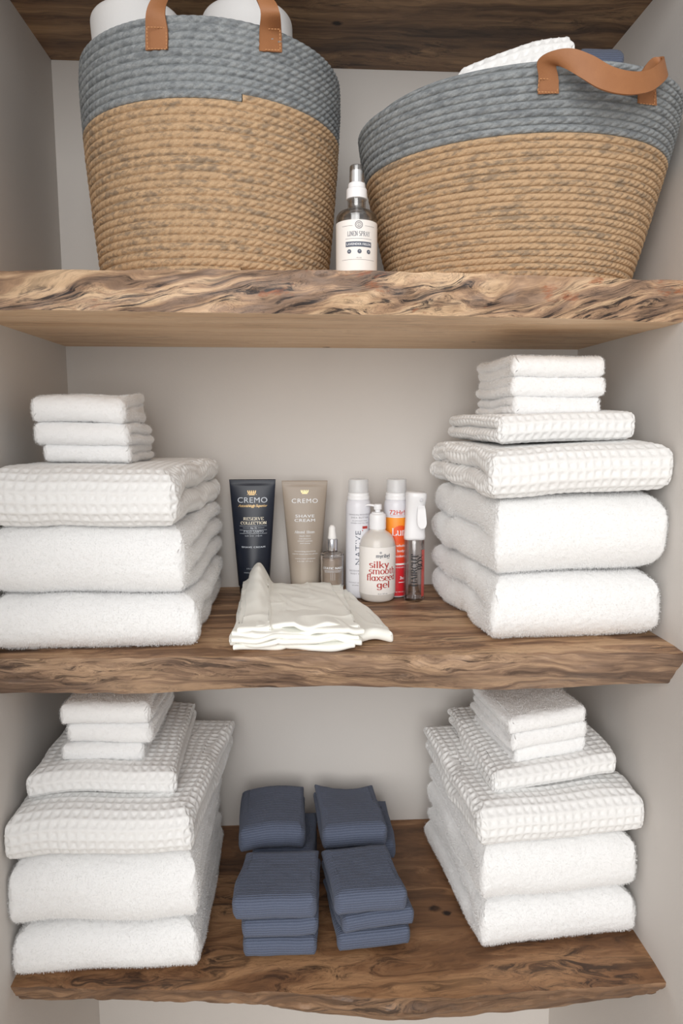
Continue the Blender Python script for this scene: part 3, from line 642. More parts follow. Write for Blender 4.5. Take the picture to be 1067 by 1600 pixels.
# ------------------------------------------------------------------ lettering
def _arc(cx, cy, rx, ry, a0, a1, n=14):
    return [(cx+rx*math.cos(math.radians(a0+(a1-a0)*i/n)), cy+ry*math.sin(math.radians(a0+(a1-a0)*i/n))) for i in range(n+1)]
def _sf(x, y, h=.9): return ('s', x, y, h)
GL = {   # serif alphabet drawn with a broad nib: (advance, strokes); cap height 7, x-height 5
 'A': (6.4, [[(.9,0),(3.2,7)], [(3.2,7),(5.6,0)], [(1.6,2.3),(4.9,2.3)], _sf(.9,0), _sf(5.6,0)]),
 'B': (5.8, [[(1.2,0),(1.2,7)], [(1.2,7)]+_arc(2.8,5.3,1.7,1.7,90,-90)+[(1.2,3.6)], [(1.2,3.6)]+_arc(3.0,1.8,2,1.8,90,-90)+[(1.2,0)], _sf(1,0,.6), _sf(1,7,.6)]),
 'C': (6.2, [_arc(3.4,3.5,2.6,3.5,50,310), [(5.2,5.0),(5.2,6.8)]]),
 'E': (5.4, [[(1.2,0),(1.2,7)], [(.5,7),(4.8,7),(4.8,5.6)], [(1.2,3.6),(3.8,3.6)], [(.5,0),(5.0,0),(5.0,1.5)]]),
 'H': (6.6, [[(1.3,0),(1.3,7)], [(5.3,0),(5.3,7)], [(1.3,3.6),(5.3,3.6)], _sf(1.3,0), _sf(1.3,7), _sf(5.3,0), _sf(5.3,7)]),
 'I': (2.9, [[(1.45,0),(1.45,7)], _sf(1.45,0), _sf(1.45,7)]),
 'L': (5.0, [[(1.2,0),(1.2,7)], [(.5,0),(4.6,0),(4.6,1.6)], _sf(1.2,7)]),
 'N': (6.6, [[(1.2,0),(1.2,7)], [(1.2,7),(5.4,0)], [(5.4,0),(5.4,7)], _sf(1.2,0), _sf(5.4,7)]),
 'O': (6.6, [_arc(3.3,3.5,2.7,3.5,0,360,28)]),
 'P': (5.6, [[(1.2,0),(1.2,7)], [(1.2,7)]+_arc(2.9,5.2,1.9,1.8,90,-90)+[(1.2,3.4)], _sf(1.2,0)]),
 'R': (6.2, [[(1.2,0),(1.2,7)], [(1.2,7)]+_arc(2.9,5.3,1.8,1.7,90,-90)+[(1.2,3.6)], [(3.2,3.6),(5.2,0)], _sf(1.2,0), _sf(5.4,0,.6)]),
 'S': (5.2, [_arc(2.6,5.2,1.9,1.8,40,250,16)+_arc(2.6,1.8,2.1,1.8,70,-140,16)]),
 'T': (6.0, [[(3,0),(3,7)], [(.5,5.6),(.5,7),(5.5,7),(5.5,5.6)], _sf(3,0)]),
 'U': (6.4, [[(1.2,7),(1.2,2.2)]+_arc(3.2,2.2,2,2.2,180,360)+[(5.2,7)], _sf(1.2,7), _sf(5.2,7)]),
 'V': (6.2, [[(.7,7),(3.1,0)], [(3.1,0),(5.5,7)], _sf(.7,7), _sf(5.5,7)]),
 'X': (6.0, [[(.8,7),(5.2,0)], [(5.2,7),(.8,0)], _sf(.8,7), _sf(5.2,7), _sf(.8,0), _sf(5.2,0)]),
 'Y': (6.0, [[(.7,7),(3,3.4),(3,0)], [(5.3,7),(3,3.4)], _sf(.7,7), _sf(5.3,7), _sf(3,0)]),
 'a': (4.6, [_arc(1.9,2.3,1.5,2.3,0,360,20), [(3.6,4.8),(3.6,0),(4.4,.1)]]),
 'b': (4.8, [[(1,0),(1,7.4)], _arc(2.7,2.4,1.6,2.4,0,360,20), _sf(.7,7.4,.5)]),
 'd': (4.9, [[(3.8,0),(3.8,7.4)], _arc(2.1,2.4,1.6,2.4,0,360,20), _sf(3.4,7.4,.6), _sf(4.0,0,.5)]),
 'e': (4.2, [[(.6,2.6),(3.7,2.6)]+_arc(2.1,2.5,1.6,2.5,3,310,22)]),
 'f': (3.0, [[(1.4,0),(1.4,5.8)]+_arc(2.6,5.8,1.2,1.6,180,50,8), [(.4,4.8),(2.8,4.8)], _sf(1.4,0)]),
 'g': (4.7, [_arc(2.0,2.6,1.5,2.3,0,360,20), [(3.6,4.9),(3.6,-.6)]+_arc(2.0,-.6,1.6,1.6,0,-160,12)]),
 'h': (5.2, [[(1,0),(1,7.4)], [(1,3.4)]+_arc(2.6,3.4,1.5,1.5,180,0,10)+[(4.1,0)], _sf(1,0,.7), _sf(4.1,0,.7), _sf(.7,7.4,.5)]),
 'i': (2.3, [[(1.1,0),(1.1,4.8)], _arc(1.1,6.6,.25,.3,0,360,8), _sf(1.1,0,.7), _sf(.8,4.8,.5)]),
 'k': (4.8, [[(1,0),(1,7.4)], [(3.9,4.8),(1,2.0)], [(2,3),(4.2,0)], _sf(1,0,.7), _sf(4.1,0,.6), _sf(3.8,4.8,.6), _sf(.7,7.4,.5)]),
 'l': (2.3, [[(1.1,0),(1.1,7.4)], _sf(1.1,0,.7), _sf(.8,7.4,.5)]),
 'm': (7.4, [[(1,0),(1,4.9)], [(1,3.4)]+_arc(2.3,3.4,1.3,1.5,180,0,10)+[(3.6,0)], [(3.6,3.4)]+_arc(4.9,3.4,1.3,1.5,180,0,10)+[(6.2,0)], _sf(1,0,.7), _sf(3.6,0,.7), _sf(6.2,0,.7), _sf(.7,4.9,.5)]),
 'n': (5.0, [[(1,0),(1,4.9)], [(1,3.4)]+_arc(2.5,3.4,1.5,1.5,180,0,10)+[(4.0,0)], _sf(1,0,.7), _sf(4,0,.7), _sf(.7,4.9,.5)]),
 'o': (4.5, [_arc(2.2,2.5,1.7,2.5,0,360,24)]),
 'r': (3.6, [[(1,0),(1,4.9)], [(1,3.2)]+_arc(2.5,3.4,1.4,1.5,180,50,8), _sf(1,0,.7), _sf(.7,4.9,.5)]),
 's': (3.6, [_arc(1.8,3.7,1.2,1.25,35,250,14)+_arc(1.8,1.3,1.35,1.3,70,-140,14)]),
 't': (3.1, [[(1.3,6.3),(1.3,1.1)]+_arc(2.3,1.1,1.0,1.1,180,310,8), [(.3,4.8),(2.8,4.8)]]),
 'u': (5.0, [[(1,4.8),(1,1.5)]+_arc(2.4,1.5,1.4,1.5,180,340,8), [(3.9,4.8),(3.9,0)], _sf(.7,4.8,.5), _sf(3.6,4.8,.5), _sf(4.2,0,.4)]),
 'x': (4.6, [[(.6,4.9),(3.9,0)], [(3.9,4.9),(.6,0)], _sf(.7,4.9,.6), _sf(3.8,4.9,.6), _sf(.7,0,.6), _sf(3.9,0,.6)]),
 'y': (4.6, [[(.6,4.9),(2.4,.4)], [(4.0,4.9),(1.7,-1.6),(.7,-1.9)], _sf(.7,4.9,.6), _sf(3.9,4.9,.6)]),
 ' ': (2.6, []),
}
def serif_text(s, size, thick=1.1, thin=.38, sx=1.0, track=0.0):
    """returns flat quads (x, z) with width centred on 0, cap height = size"""
    k = size/7.0; x = 0; Q = []
    for ch in s:
        adv, strokes = GL[ch]
        for st in strokes:
            if isinstance(st, tuple):
                _, a, b, h = st; b2 = b-.0 if b > 3 else b
                Q.append([(x+a-h, b-thin/2), (x+a+h, b-thin/2), (x+a+h, b+thin/2), (x+a-h, b+thin/2)]); continue
            for i in range(len(st)-1):
                (x0, y0), (x1, y1) = st[i], st[i+1]; dx, dy = x1-x0, y1-y0; L = math.hypot(dx, dy) or 1
                w_ = (thin+(thick-thin)*abs(dy/L)**1.2)/2
                if ch in 'AVNUXY' and i == 0 and abs(dy) > 3 and dx*dy > 0: w_ = thin/2*1.4
                n = max(1, int(L*k/.004))
                nx_, ny_ = -dy/L*w_, dx/L*w_
                for q in range(n):
                    f0, f1 = q/n, (q+1)/n; e = .08/L
                    a0 = (x+x0+dx*(f0-e), y0+dy*(f0-e)); a1 = (x+x0+dx*(f1+e), y0+dy*(f1+e))
                    Q.append([(a0[0]-nx_, a0[1]-ny_), (a1[0]-nx_, a1[1]-ny_), (a1[0]+nx_, a1[1]+ny_), (a0[0]+nx_, a0[1]+ny_)])
        x += adv+track
    W = x-track
    V = [((p[0]-W/2)*k*sx, p[1]*k) for q in Q for p in q]; Fc = [(4*i, 4*i+1, 4*i+2, 4*i+3) for i in range(len(Q))]
    return V, Fc
def sans_text(s, size, sx=1.0, bold=0.0, track=1.0, shear=0.0):
    cu = bpy.data.curves.new('t', 'FONT'); cu.body = s; cu.size = size/.72; cu.offset = 0.0; cu.space_character = track; cu.shear = shear
    cu.resolution_u = 3; cu.align_x = 'CENTER'
    ob = bpy.data.objects.new('t', cu); COL.objects.link(ob); bpy.context.view_layer.update()
    me = ob.evaluated_get(bpy.context.evaluated_depsgraph_get()).to_mesh()
    V = [(v.co.x*sx, v.co.y) for v in me.vertices]; Fc = [tuple(p.vertices) for p in me.polygons]
    bpy.data.objects.remove(ob); bpy.data.curves.remove(cu)
    if bold > 0:
        n = len(V); V = [(x-bold, z) for x, z in V]+[(x+bold, z) for x, z in V]; Fc = Fc+[tuple(i+n for i in f) for f in Fc]
    return V, Fc
def rect(x0, x1, z0, z1, n=10):
    V = []; Fc = []
    for i in range(n+1): x = x0+(x1-x0)*i/n; V += [(x, z0), (x, z1)]
    for i in range(n): Fc.append((2*i, 2*i+2, 2*i+3, 2*i+1))
    return V, Fc
def disc(cx, cz, r, n=20, r2=0):
    V = []; 
    if r2:
        for i in range(n): a = 2*PI*i/n; V += [(cx+r*math.cos(a), cz+r*math.sin(a)), (cx+r2*math.cos(a), cz+r2*math.sin(a))]
        return V, [(2*i, 2*((i+1) % n), 2*((i+1) % n)+1, 2*i+1) for i in range(n)]
    return [(cx+r*math.cos(2*PI*i/n), cz+r*math.sin(2*PI*i/n)) for i in range(n)], [tuple(range(n))]
def crown(cx, cz, w, h):
    V = [(cx-w*.42, cz), (cx+w*.42, cz), (cx+w*.42, cz+h*.18), (cx-w*.42, cz+h*.18)]; Fc = [(0,1,2,3)]
    for i in range(5):
        a = (i-2)/2; x = cx+a*w*.42; xt = cx+a*w*.55; b = len(V); V += [(x-w*.085, cz+h*.26), (x+w*.085, cz+h*.26), (xt+w*.075, cz+h*.82), (xt-w*.075, cz+h*.82)]; Fc.append((b, b+1, b+2, b+3))
        d = disc(xt, cz+h*.9, w*.06, 8); b = len(V); V += d[0]; Fc.append(tuple(b+q for q in d[1][0]))
    return V, Fc
def put(T, dx=0, dz=0, rot=0):
    V, Fc = T; c, s = math.cos(rot), math.sin(rot)
    return [(x*c-z*s+dx, x*s+z*c+dz) for x, z in V], Fc
def printed(name, items, mapf, mat, parent):
    parts = [([mapf(x, z) for x, z in V], Fc) for V, Fc in items]
    V, Fc = join_parts(parts)
    o = mesh(name, V, Fc, mat, parent=parent, smooth=False)
    return o
def on_cyl(R, e=.0003, turn=0.0):
    return lambda x, z: ((R+e)*math.sin(x/R+turn), -(R+e)*math.cos(x/R+turn), z)
def cyl_patch(R, a0, a1, z0, z1, th=.0002, n=40, nz=1):
    V, Fc = [], []
    for j in range(nz+1):
        for i in range(n+1):
            a = a0+(a1-a0)*i/n; z = z0+(z1-z0)*j/nz; V.append(((R+th)*math.sin(a), -(R+th)*math.cos(a), z))
    for j in range(nz):
        for i in range(n): Fc.append((j*(n+1)+i, j*(n+1)+i+1, (j+1)*(n+1)+i+1, (j+1)*(n+1)+i))
    return V, Fc
I_WHITE = plain('white_ink', srgb(232, 234, 238), .5); I_SILVER = plain('silver_foil_ink', srgb(205, 212, 222), .4)
I_GOLD = plain('gold_foil_ink', srgb(206, 174, 122), .35, .3); I_CREAM = plain('cream_ink', srgb(236, 228, 208), .5)
I_BLACK = plain('black_ink', srgb(34, 34, 38), .6); I_GREY = plain('grey_ink', srgb(120, 118, 124), .6)
I_RED = plain('brick_red_ink', srgb(178, 58, 52), .6); I_SLATE = plain('slate_ink', srgb(88, 94, 108), .6)
P_WHITE = plain('white_plastic', srgb(238, 238, 240), .35); P_FROST = plain('frosted_cap', (.88, .88, .89, 1), .3, Alpha=.42)
P_LABEL = plain('label_paper', srgb(238, 234, 230), .6)
GTL = 'toiletries on the middle shelf'
# --- squeezable tubes
def tube(px, lab, body, capm, htop_py, Y, hw_top, r_bot, capz, capr, name='shave_cream_tube'):
    c = at(px, 850, Y); top = at(px, htop_py, Y)[2]; z0 = Z_MID; H = top-z0
    root = empty(name, (c[0], Y, z0), 0, lab, 'tube', GTL)
    def surf(u, t):   # u angle, t 0..1 up the body
        a = r_bot+(hw_top-r_bot)*t; b = r_bot*(1-t**1.25)**.85*.95+.0012 if t < 1 else .0012
        if t > .965: b = .0011
        return (a*math.sin(u), -b*math.cos(u), capz+(H-capz)*t)
    n, m = 64, 60; V = []; Fc = []
    ts = [i/m*.965 for i in range(m)]+[.9651, .975, .985, 1.0]
    for t in ts:
        for i in range(n): V.append(surf(2*PI*i/n, t))
    for j in range(len(ts)-1):
        for i in range(n): k = (i+1) % n; Fc.append((j*n+i, j*n+k, (j+1)*n+k, (j+1)*n+i))
    Fc.append(tuple(range((len(ts)-1)*n, len(ts)*n))); Fc.append(tuple(reversed(range(n))))
    mesh('tube_body', V, Fc, body, parent=root)
    v, f = lathe(rounded([(0, 0), (capr-.001, 0), (capr, capz*.5), (capr, capz-.0012), (capr-.002, capz+.0002), (0, capz+.0002)], .0015), 56); mesh('flip_cap', v, f, capm, parent=root)
    def mp(x, z):
        t = (z-capz)/(H-capz); a = r_bot+(hw_top-r_bot)*t; u = math.asin(max(-1, min(1, x/(a+.0002)))); p = surf(u, t)
        return (p[0], p[1]-.0004, p[2])
    return root, mp, H, lambda py: at(px, py, Y)[2]-z0
def mat_body(name, c, rough, c2=None, zsplit=None):
    N = NT(name); o = N.obj()
    if c2:
        z = N.n('ShaderNodeSeparateXYZ', {0: o}).outputs[2]
        N.set(N.b.inputs['Base Color'], N.mix(N.ramp(N.n('ShaderNodeMapRange', {0: z, 1: zsplit[0], 2: zsplit[1]}).outputs[0], [(0, 0.0), (1, 1.0)]), c2, c))
    else: N.b.inputs['Base Color'].default_value = c
    N.b.inputs['Roughness'].default_value = rough; N.bump(N.noise(o, 90, 2), .04, .001); return N.m
k1 = 1.13/1067   # metres per photo pixel at the tubes
r_, mp, H, Z = tube(396, 'navy blue shaving cream tube standing behind the ivory cloth', mat_body('navy_tube', srgb(22, 30, 46), .38), plain('black_cap', srgb(16, 18, 24), .3), 749, -.05, 36*k1, 24.5*k1, .016, 23*k1)
printed('lettering', [put(sans_text('CREMO', 8.6*k1, 1.12, .00005, 1.06), 0, Z(784.5))], mp, I_SILVER, r_)
printed('crown_emblem', [crown(-1.0*k1, Z(773), 11*k1, 7.5*k1), disc(-7.5*k1, Z(772), .6*k1, 8), disc(6*k1, Z(772), .6*k1, 8), put(sans_text('Astonishingly Superior', 4.2*k1, 1.0, .00015, .86, .35), 0, Z(791))], mp, I_GOLD, r_)
printed('serif_lettering', [put(serif_text('RESERVE', 4.4*k1, 1.5, .45, 1.15, .6), 1.5*k1, Z(811)), put(serif_text('COLLECTION', 4.4*k1, 1.5, .45, 1.08, .3), 1.5*k1, Z(817.5))], mp, I_CREAM, r_)
printed('fine_print', [put(serif_text('PALO SANTO', 3.0*k1, 1.2, .45, 1.15, .6), 1.5*k1, Z(829.8)), put(sans_text('No 15', 2.8*k1, 1, .0001), 1.5*k1, Z(824.2)),
    rect(-20*k1, 22*k1, Z(820.1), Z(819.7)), rect(-20*k1, 22*k1, Z(826.3), Z(825.9)), rect(-20*k1, 22*k1, Z(831.5), Z(831.1)),
    rect(-15*k1, -5*k1, Z(823), Z(822.6)), rect(8*k1, 18*k1, Z(823), Z(822.6)),
    put(sans_text('bold   rich   smooth', 1.9*k1, 1.25), 1.5*k1, Z(835.5)), rect(-4*k1, -3.7*k1, Z(836.5), Z(832)), rect(9*k1, 9.3*k1, Z(836.5), Z(832))], mp, I_SILVER, r_)
printed('product_lettering', [put(sans_text('SHAVE CREAM', 2.7*k1, 1.35, .00015, 1.15), 1*k1, Z(853))], mp, I_SILVER, r_)
printed('volume_print', [put(sans_text('6 FL OZ  177 mL', 2.0*k1, 1.1), 1*k1, Z(885)), put(sans_text('soothes and moisturizes', 2.0*k1, 1.1), 1*k1, Z(891))], mp, I_SILVER, r_)
zc = Z_MID+.0
r_, mp, H, Z = tube(476.5, 'taupe shaving cream tube between the navy tube and dropper bottle', mat_body('taupe_tube', srgb(160, 147, 134), .42, srgb(196, 184, 170), (.016, .060)), plain('taupe_cap', srgb(160, 150, 144), .35), 751, -.05, 36*k1, 23*k1, .017, 22.5*k1)
printed('lettering', [put(sans_text('CREMO', 7.0*k1, 1.18, 0, 1.12), 0, Z(785)), put(sans_text('SHAVE', 4.6*k1, 1.5, .0001, 1.1), 0, Z(807)), put(sans_text('CREAM', 4.6*k1, 1.5, .0001, 1.1), 0, Z(813.5)),
    put(serif_text('Al', 4*k1, 1.0, .4), -14*k1, Z(831)), put(serif_text('mond', 4*k1, 1.0, .4, .9), -6*k1, Z(831)), put(serif_text('Bloom', 4*k1, 1.0, .4, .9), 9*k1, Z(831)),
    put(sans_text('PALM  MINT', 1.8*k1, 1.3), 0, Z(836)), put(sans_text('FOR SMOOTH', 1.6*k1, 1.3), 0, Z(840)), put(sans_text('CREAMY GLIDING', 1.6*k1, 1.3), 0, Z(843.5)), put(sans_text('SOFT SHAVE', 1.6*k1, 1.3), 0, Z(847)),
    put(sans_text('moisturizing astonishing', 1.9*k1, 1.3), 0, Z(859)), put(sans_text('superior smooth shave for soft skin', 1.9*k1, 1.05), 0, Z(863)),
    put(sans_text('creme a raser emolliente', 1.9*k1, 1.2), 0, Z(870)), put(sans_text('6 FL OZ  177 mL e', 1.9*k1, 1.2), 0, Z(874))], mp, I_WHITE, r_)
printed('crown_emblem', [crown(0, Z(771), 10*k1, 6*k1)], mp, plain('pale_gold_foil', srgb(244, 222, 160), .3, .2), r_)
# --- dropper bottle
Y = -.082; k = 1.098/1067; c = at(519, 900, Y); Z = lambda py: at(519, py, Y)[2]-Z_MID
dr = empty('dropper_bottle', (c[0], Y, Z_MID), 0, 'small glass dropper bottle of taupe liquid beside the taupe tube', 'bottle', GTL)
R = 18.5*k
M_CLEAR = glassy('clear_glass', (.97, .97, .98, 1), .01, 1.35)
v, f = lathe(rounded([(0,0),(R,0),(R,Z(864)),(8*k,Z(861)),(8*k,Z(859)),(6.6*k,Z(859)),(6.6*k,Z(863)),(R-.0022,Z(867)),(R-.0022,.005),(0,.005)], .002), 56); mesh('glass_bottle', v, f, M_CLEAR, parent=dr)
v, f = lathe(rounded([(0,.0053),(R-.0026,.0053),(R-.0026,Z(871)),(0,Z(871))], .002), 48); mesh('serum', v, f, plain('taupe_serum', srgb(164, 146, 130), .25), parent=dr)
v, f = lathe(rounded([(0,Z(859.5)),(8.6*k,Z(859.5)),(8.6*k,Z(842)),(0,Z(842))], .0006), 48); mesh('metal_collar', v, f, plain('chrome', srgb(215, 215, 220), .16, 1), parent=dr)
v, f = lathe(rounded([(0,Z(842)),(6.8*k,Z(842)),(6.6*k,Z(838)),(5.6*k,Z(830)),(5.2*k,Z(824)),(3.2*k,Z(820.5)),(0,Z(820))], .0018), 40); mesh('rubber_bulb', v, f, plain('white_rubber', srgb(236, 234, 232), .5), parent=dr)
v, f = lathe([(.0022,Z(862)),(.0022,.012),(.001,.009),(0,.009)], 16); mesh('pipette', v, f, M_CLEAR, parent=dr)
mp = on_cyl(R, .0003)
printed('lettering', [put(sans_text('STATIC NAILS', 3.6*k, 1.05, .0002, 1.05), 1*k, Z(886)), rect(-14*k, 15*k, Z(888.5), Z(888)), put(sans_text('REJUVENATING SOLVENT', 1.6*k, 1.05), 0, Z(891)),
    rect(-3*k, -2.7*k, Z(903), Z(892)), rect(3*k, 3.3*k, Z(903), Z(892)), rect(-.2*k, .1*k, Z(903), Z(892))], mp, I_WHITE, dr)
# --- aerosol cans
def can(px, Y, lab, name='spray_can'):
    k = (Y+1.18)/1067; c = at(px, 850, Y); Z = lambda py: at(px, py, Y)[2]-Z_MID
    root = empty(name, (c[0], Y, Z_MID), 0, lab, 'spray can', GTL)
    R = 19.8*k
    v, f = lathe(rounded([(0,.001),(R-.002,.001),(R-.0005,.003),(R,.004),(R,Z(790)),(R-.6*k,Z(785)),(R-2.2*k,Z(781)),(R-3.0*k,Z(780)),(0,Z(780))], .0012), 64); mesh('can_body', v, f, mat_body('white_can', srgb(222, 222, 228), .3), parent=root)
    v, f = lathe(rounded([(0,Z(780)),(17.6*k,Z(780)),(17.6*k,Z(775)),(16.6*k,Z(774.4)),(16.8*k,Z(770)),(15.6*k,Z(769)),(0,Z(769))], .0006), 56); mesh('collar', v, f, P_WHITE, parent=root)
    v, f = lathe(rounded([(0,Z(769)),(9*k,Z(769)),(8*k,Z(762)),(6*k,Z(757)),(5.5*k,Z(754)),(0,Z(754))], .001), 32); mesh('nozzle', v, f, P_WHITE, parent=root)
    v, f = lathe(rounded([(15.9*k,Z(769)),(16.2*k,Z(764)),(15.8*k,Z(749)),(14.5*k,Z(748)),(0,Z(748)),(0,Z(749.5)),(14.6*k,Z(749.5)),(15.0*k,Z(764)),(14.9*k,Z(769))], .0006), 56); mesh('frosted_cap', v, f[:-2], P_FROST, parent=root)
    return root, R, k, Z
r_, R, k, Z = can(559.5, -.078, 'white spray can with thin vertical dark lettering, behind the pump bottle')
mp = on_cyl(R)
printed('lettering', [put(sans_text('NATIVE', 8.4*k, 1.32, -.00005, 1.08), 2.2*k, Z(853), PI/2)], mp, I_SLATE, r_)
printed('fine_print', [put(sans_text('SANDALWOOD &', 2.6*k, 1.1, 0, 1.2), 1*k, Z(803)), put(sans_text('SHEA BUTTER', 2.6*k, 1.1, 0, 1.2), 1*k, Z(807.5)), put(sans_text('ALUMINUM FREE', 1.8*k, 1.1, 0, 1.2), 1*k, Z(812)), put(sans_text('PARABEN AND TALC FREE', 1.6*k, 1.1), 1*k, Z(815.5))], mp, I_GREY, r_)
printed('description_print', [put(sans_text('DEODORANT &', 2.4*k, 1.1, 0, 1.15), -2*k, Z(889)), put(sans_text('BODY SPRAY', 2.4*k, 1.1, 0, 1.15), -2*k, Z(893.5)), put(sans_text('COCONUT OIL AND', 1.8*k, 1.1), -5*k, Z(907)), put(sans_text('VITAMIN E', 1.8*k, 1.1), -5*k, Z(911))], mp, I_GREY, r_)
printed('red_sticker', [rect(5*k, 14*k, Z(823.5), Z(819.5), 4), disc(5.2*k, Z(826), .9*k, 10)], mp, I_RED, r_)
r_, R, k, Z = can(618.5, -.075, 'orange and red spray can with white top, behind the mist sprayer')
def patch(name, z0, z1, mat, a0=-2.9, a1=2.9, e=.0003, nz=1): v, f = cyl_patch(R, a0, a1, z0, z1, e, 60, nz); return mesh(name, v, f, mat, parent=r_)
M_OR = plain('orange_print', srgb(244, 146, 44), .35); M_OR2 = plain('vermilion_print', srgb(232, 88, 34), .35); M_RD = plain('red_print', srgb(204, 34, 44), .35)
N = NT('orange_to_red_print'); zz = N.n('ShaderNodeSeparateXYZ', {0: N.obj()}).outputs[2]
N.set(N.b.inputs['Base Color'], N.ramp(N.n('ShaderNodeMapRange', {0: zz, 1: Z(877), 2: Z(806)}).outputs[0], [(0, srgb(214, 52, 40)), (.4, srgb(234, 98, 40)), (.75, srgb(244, 146, 44)), (1, srgb(246, 158, 52))])); N.b.inputs['Roughness'].default_value = .35
patch('orange_label', Z(876.5), Z(806.5), N.m); patch('white_stripe', Z(879.2), Z(876.5), P_LABEL); patch('red_label', .004, Z(879.2), M_RD)
mp = on_cyl(R, .0009)
printed('sun_disc', [*[rect(4.5*k-14*k*math.sqrt(1-((i+.5)/12-1)**2), 4.5*k+14*k*math.sqrt(1-((i+.5)/12-1)**2), Z(832)+14*k*(i/12-1), Z(832)+14*k*((i+1)/12-1), 12) for i in range(24)]], lambda x, z: on_cyl(R, .0006)(x, z), M_OR2, r_)
printed('lettering', [put(serif_text('Lume', 11*k, 1.0, .4), 7.5*k, Z(833.5)), put(sans_text('whole', 4.2*k, 1.0, .0001), 5*k, Z(851)), put(sans_text('body', 4.2*k, 1.0, .0001), 5*k, Z(859)), put(sans_text('deodorant', 4.2*k, 1.0, .0001), 5*k, Z(867)),
    
    ], mp, I_WHITE, r_)
printed('small_lettering', [put(sans_text('MANDARIN', 2.2*k), 4*k, Z(883.5)), put(sans_text('3x', 5*k, 1, .0002), 7*k, Z(901)), rect(2*k, 14*k, Z(906), Z(905)), put(sans_text('NET WT 4 OZ', 1.8*k), 4*k, Z(921))], mp, I_WHITE, r_)
printed('red_lettering', [put(sans_text('72Hr!', 7.2*k, 1.0, .0001, 1.05), -1*k, Z(801.5)), rect(-12*k, 8*k, Z(803.6), Z(803.2))], mp, plain('scarlet_ink', srgb(214, 70, 44), .5), r_)
# --- pump bottle
Y = -.100; k = 1.08/1067; c = at(589.5, 880, Y); Z = lambda py: at(589.5, py, Y)[2]-Z_MID
pb = empty('pump_bottle', (c[0], Y, Z_MID), 0, 'frosted pump bottle of gel with a white label and red lettering', 'bottle', GTL)
R = 28.6*k
v, f = lathe(rounded([(0,.0),(R*.72,0),(R*.93,.003),(R,.011),(R,Z(853)),(R*.97,Z(846)),(R*.86,Z(838)),(R*.66,Z(832)),(R*.45,Z(828.5)),(R*.42,Z(824)),(0,Z(824))], .006, 6), 72)
N = NT('frosted_gel_bottle'); N.b.inputs['Base Color'].default_value = srgb(214, 209, 203); N.b.inputs['Roughness'].default_value = .3
N.b.inputs['Subsurface Weight'].default_value = .5; N.b.inputs['Subsurface Radius'].default_value = (.02, .018, .015); N.b.inputs['Coat Weight'].default_value = .3; mesh('bottle_body', v, f, N.m, parent=pb)
v, f = cyl_patch(R, -1.95, 1.95, Z(923), Z(851), .0004, 60); mesh('label', v, f, P_LABEL, parent=pb)
v, f = lathe(rounded([(0,Z(826)),(13.3*k,Z(826)),(13.3*k,Z(807)),(12.6*k,Z(803.5)),(9.6*k,Z(801.5)),(9.6*k,Z(800)),(0,Z(800))], .0008), 56); mesh('pump_collar', v, f, P_WHITE, parent=pb)
v, f = lathe(rounded([(0,Z(800)),(4.2*k,Z(800)),(4.2*k,Z(796)),(6.2*k,Z(796)),(6.4*k,Z(789)),(5.6*k,Z(787.5)),(0,Z(787))], .0008), 40)
# nozzle: tapered bar towards the left and slightly back
pts = catmull([(0,0,Z(791)),(-6*k,1*k,Z(790)),(-12*k,3*k,Z(789.2)),(-17*k,4*k,Z(789.6)),(-19*k,5*k,Z(791))], 6); vv, ff = [], []
for i, p in enumerate(pts):
    rr = 3.0*k*(1-.45*i/(len(pts)-1)); vv += [(p[0], p[1]+rr*math.cos(a), p[2]+rr*.75*math.sin(a)) for a in [2*PI*q/14 for q in range(14)]]
for i in range(len(pts)-1):
    for q in range(14): ff.append((i*14+q, i*14+(q+1) % 14, (i+1)*14+(q+1) % 14, (i+1)*14+q))
ff.append(tuple(range((len(pts)-1)*14, len(pts)*14))); ff.append(tuple(reversed(range(14))))
V, Fc = join_parts([(v, f), (vv, ff)]); mesh('pump_head', V, Fc, P_WHITE, parent=pb)
mp = on_cyl(R, .0007)
ox = 6.0*k
printed('lettering', [put(serif_text('silky', 9.8*k, 1.15, .45, 1.30), ox-6*k, Z(881.5)), put(serif_text('smooth', 9.4*k, 1.1, .45, 1.22), ox+.5*k, Z(891)), put(serif_text('flaxseed', 9.4*k, 1.1, .45, 1.20), ox-1.5*k, Z(901)), put(serif_text('gel', 9.8*k, 1.15, .45, 1.38), ox+1*k, Z(912))], mp, I_RED, pb)
printed('logo', [put(serif_text('myribel', 5.2*k, 1.4, .6, 1.05), ox, Z(866)), disc(ox-4*k, Z(858.6), 1.6*k, 14, .8*k), rect(ox+6*k, ox+11*k, Z(868), Z(867.4))], mp, I_SLATE, pb)
printed('volume_print', [put(sans_text('8 oz / 237 mL', 2*k), ox, Z(922))], mp, I_SLATE, pb)
# --- mist sprayer
Y = -.106; k = 1.074/1067; c = at(647, 880, Y); Z = lambda py: at(647, py, Y)[2]-Z_MID
ms = empty('mist_sprayer', (c[0], Y, Z_MID), 0, 'clear mist sprayer bottle with white trigger head, rightmost of the toiletries', 'bottle', GTL)
R = 16.6*k
v, f = lathe(rounded([(0,0),(R*.9,0),(R,.003),(R,Z(905)),(R*.95,Z(843)),(R*.8,Z(840)),(R*.8-.0012,Z(840)),(R*.93-.0012,Z(845)),(R-.0014,Z(905)),(R-.0014,.005),(0,.004)], .0012), 56); mesh('clear_bottle', v, f, thin('clear_plastic', (.97,.96,.96,1), .07, .05), parent=ms)
v, f = lathe(rounded([(0,.0052),(R-.0018,.0052),(R-.0018,Z(893)),(0,Z(893))], .001), 40); mesh('water', v, f, thin('water', (.95,.95,.96,1), .02, .01), parent=ms)
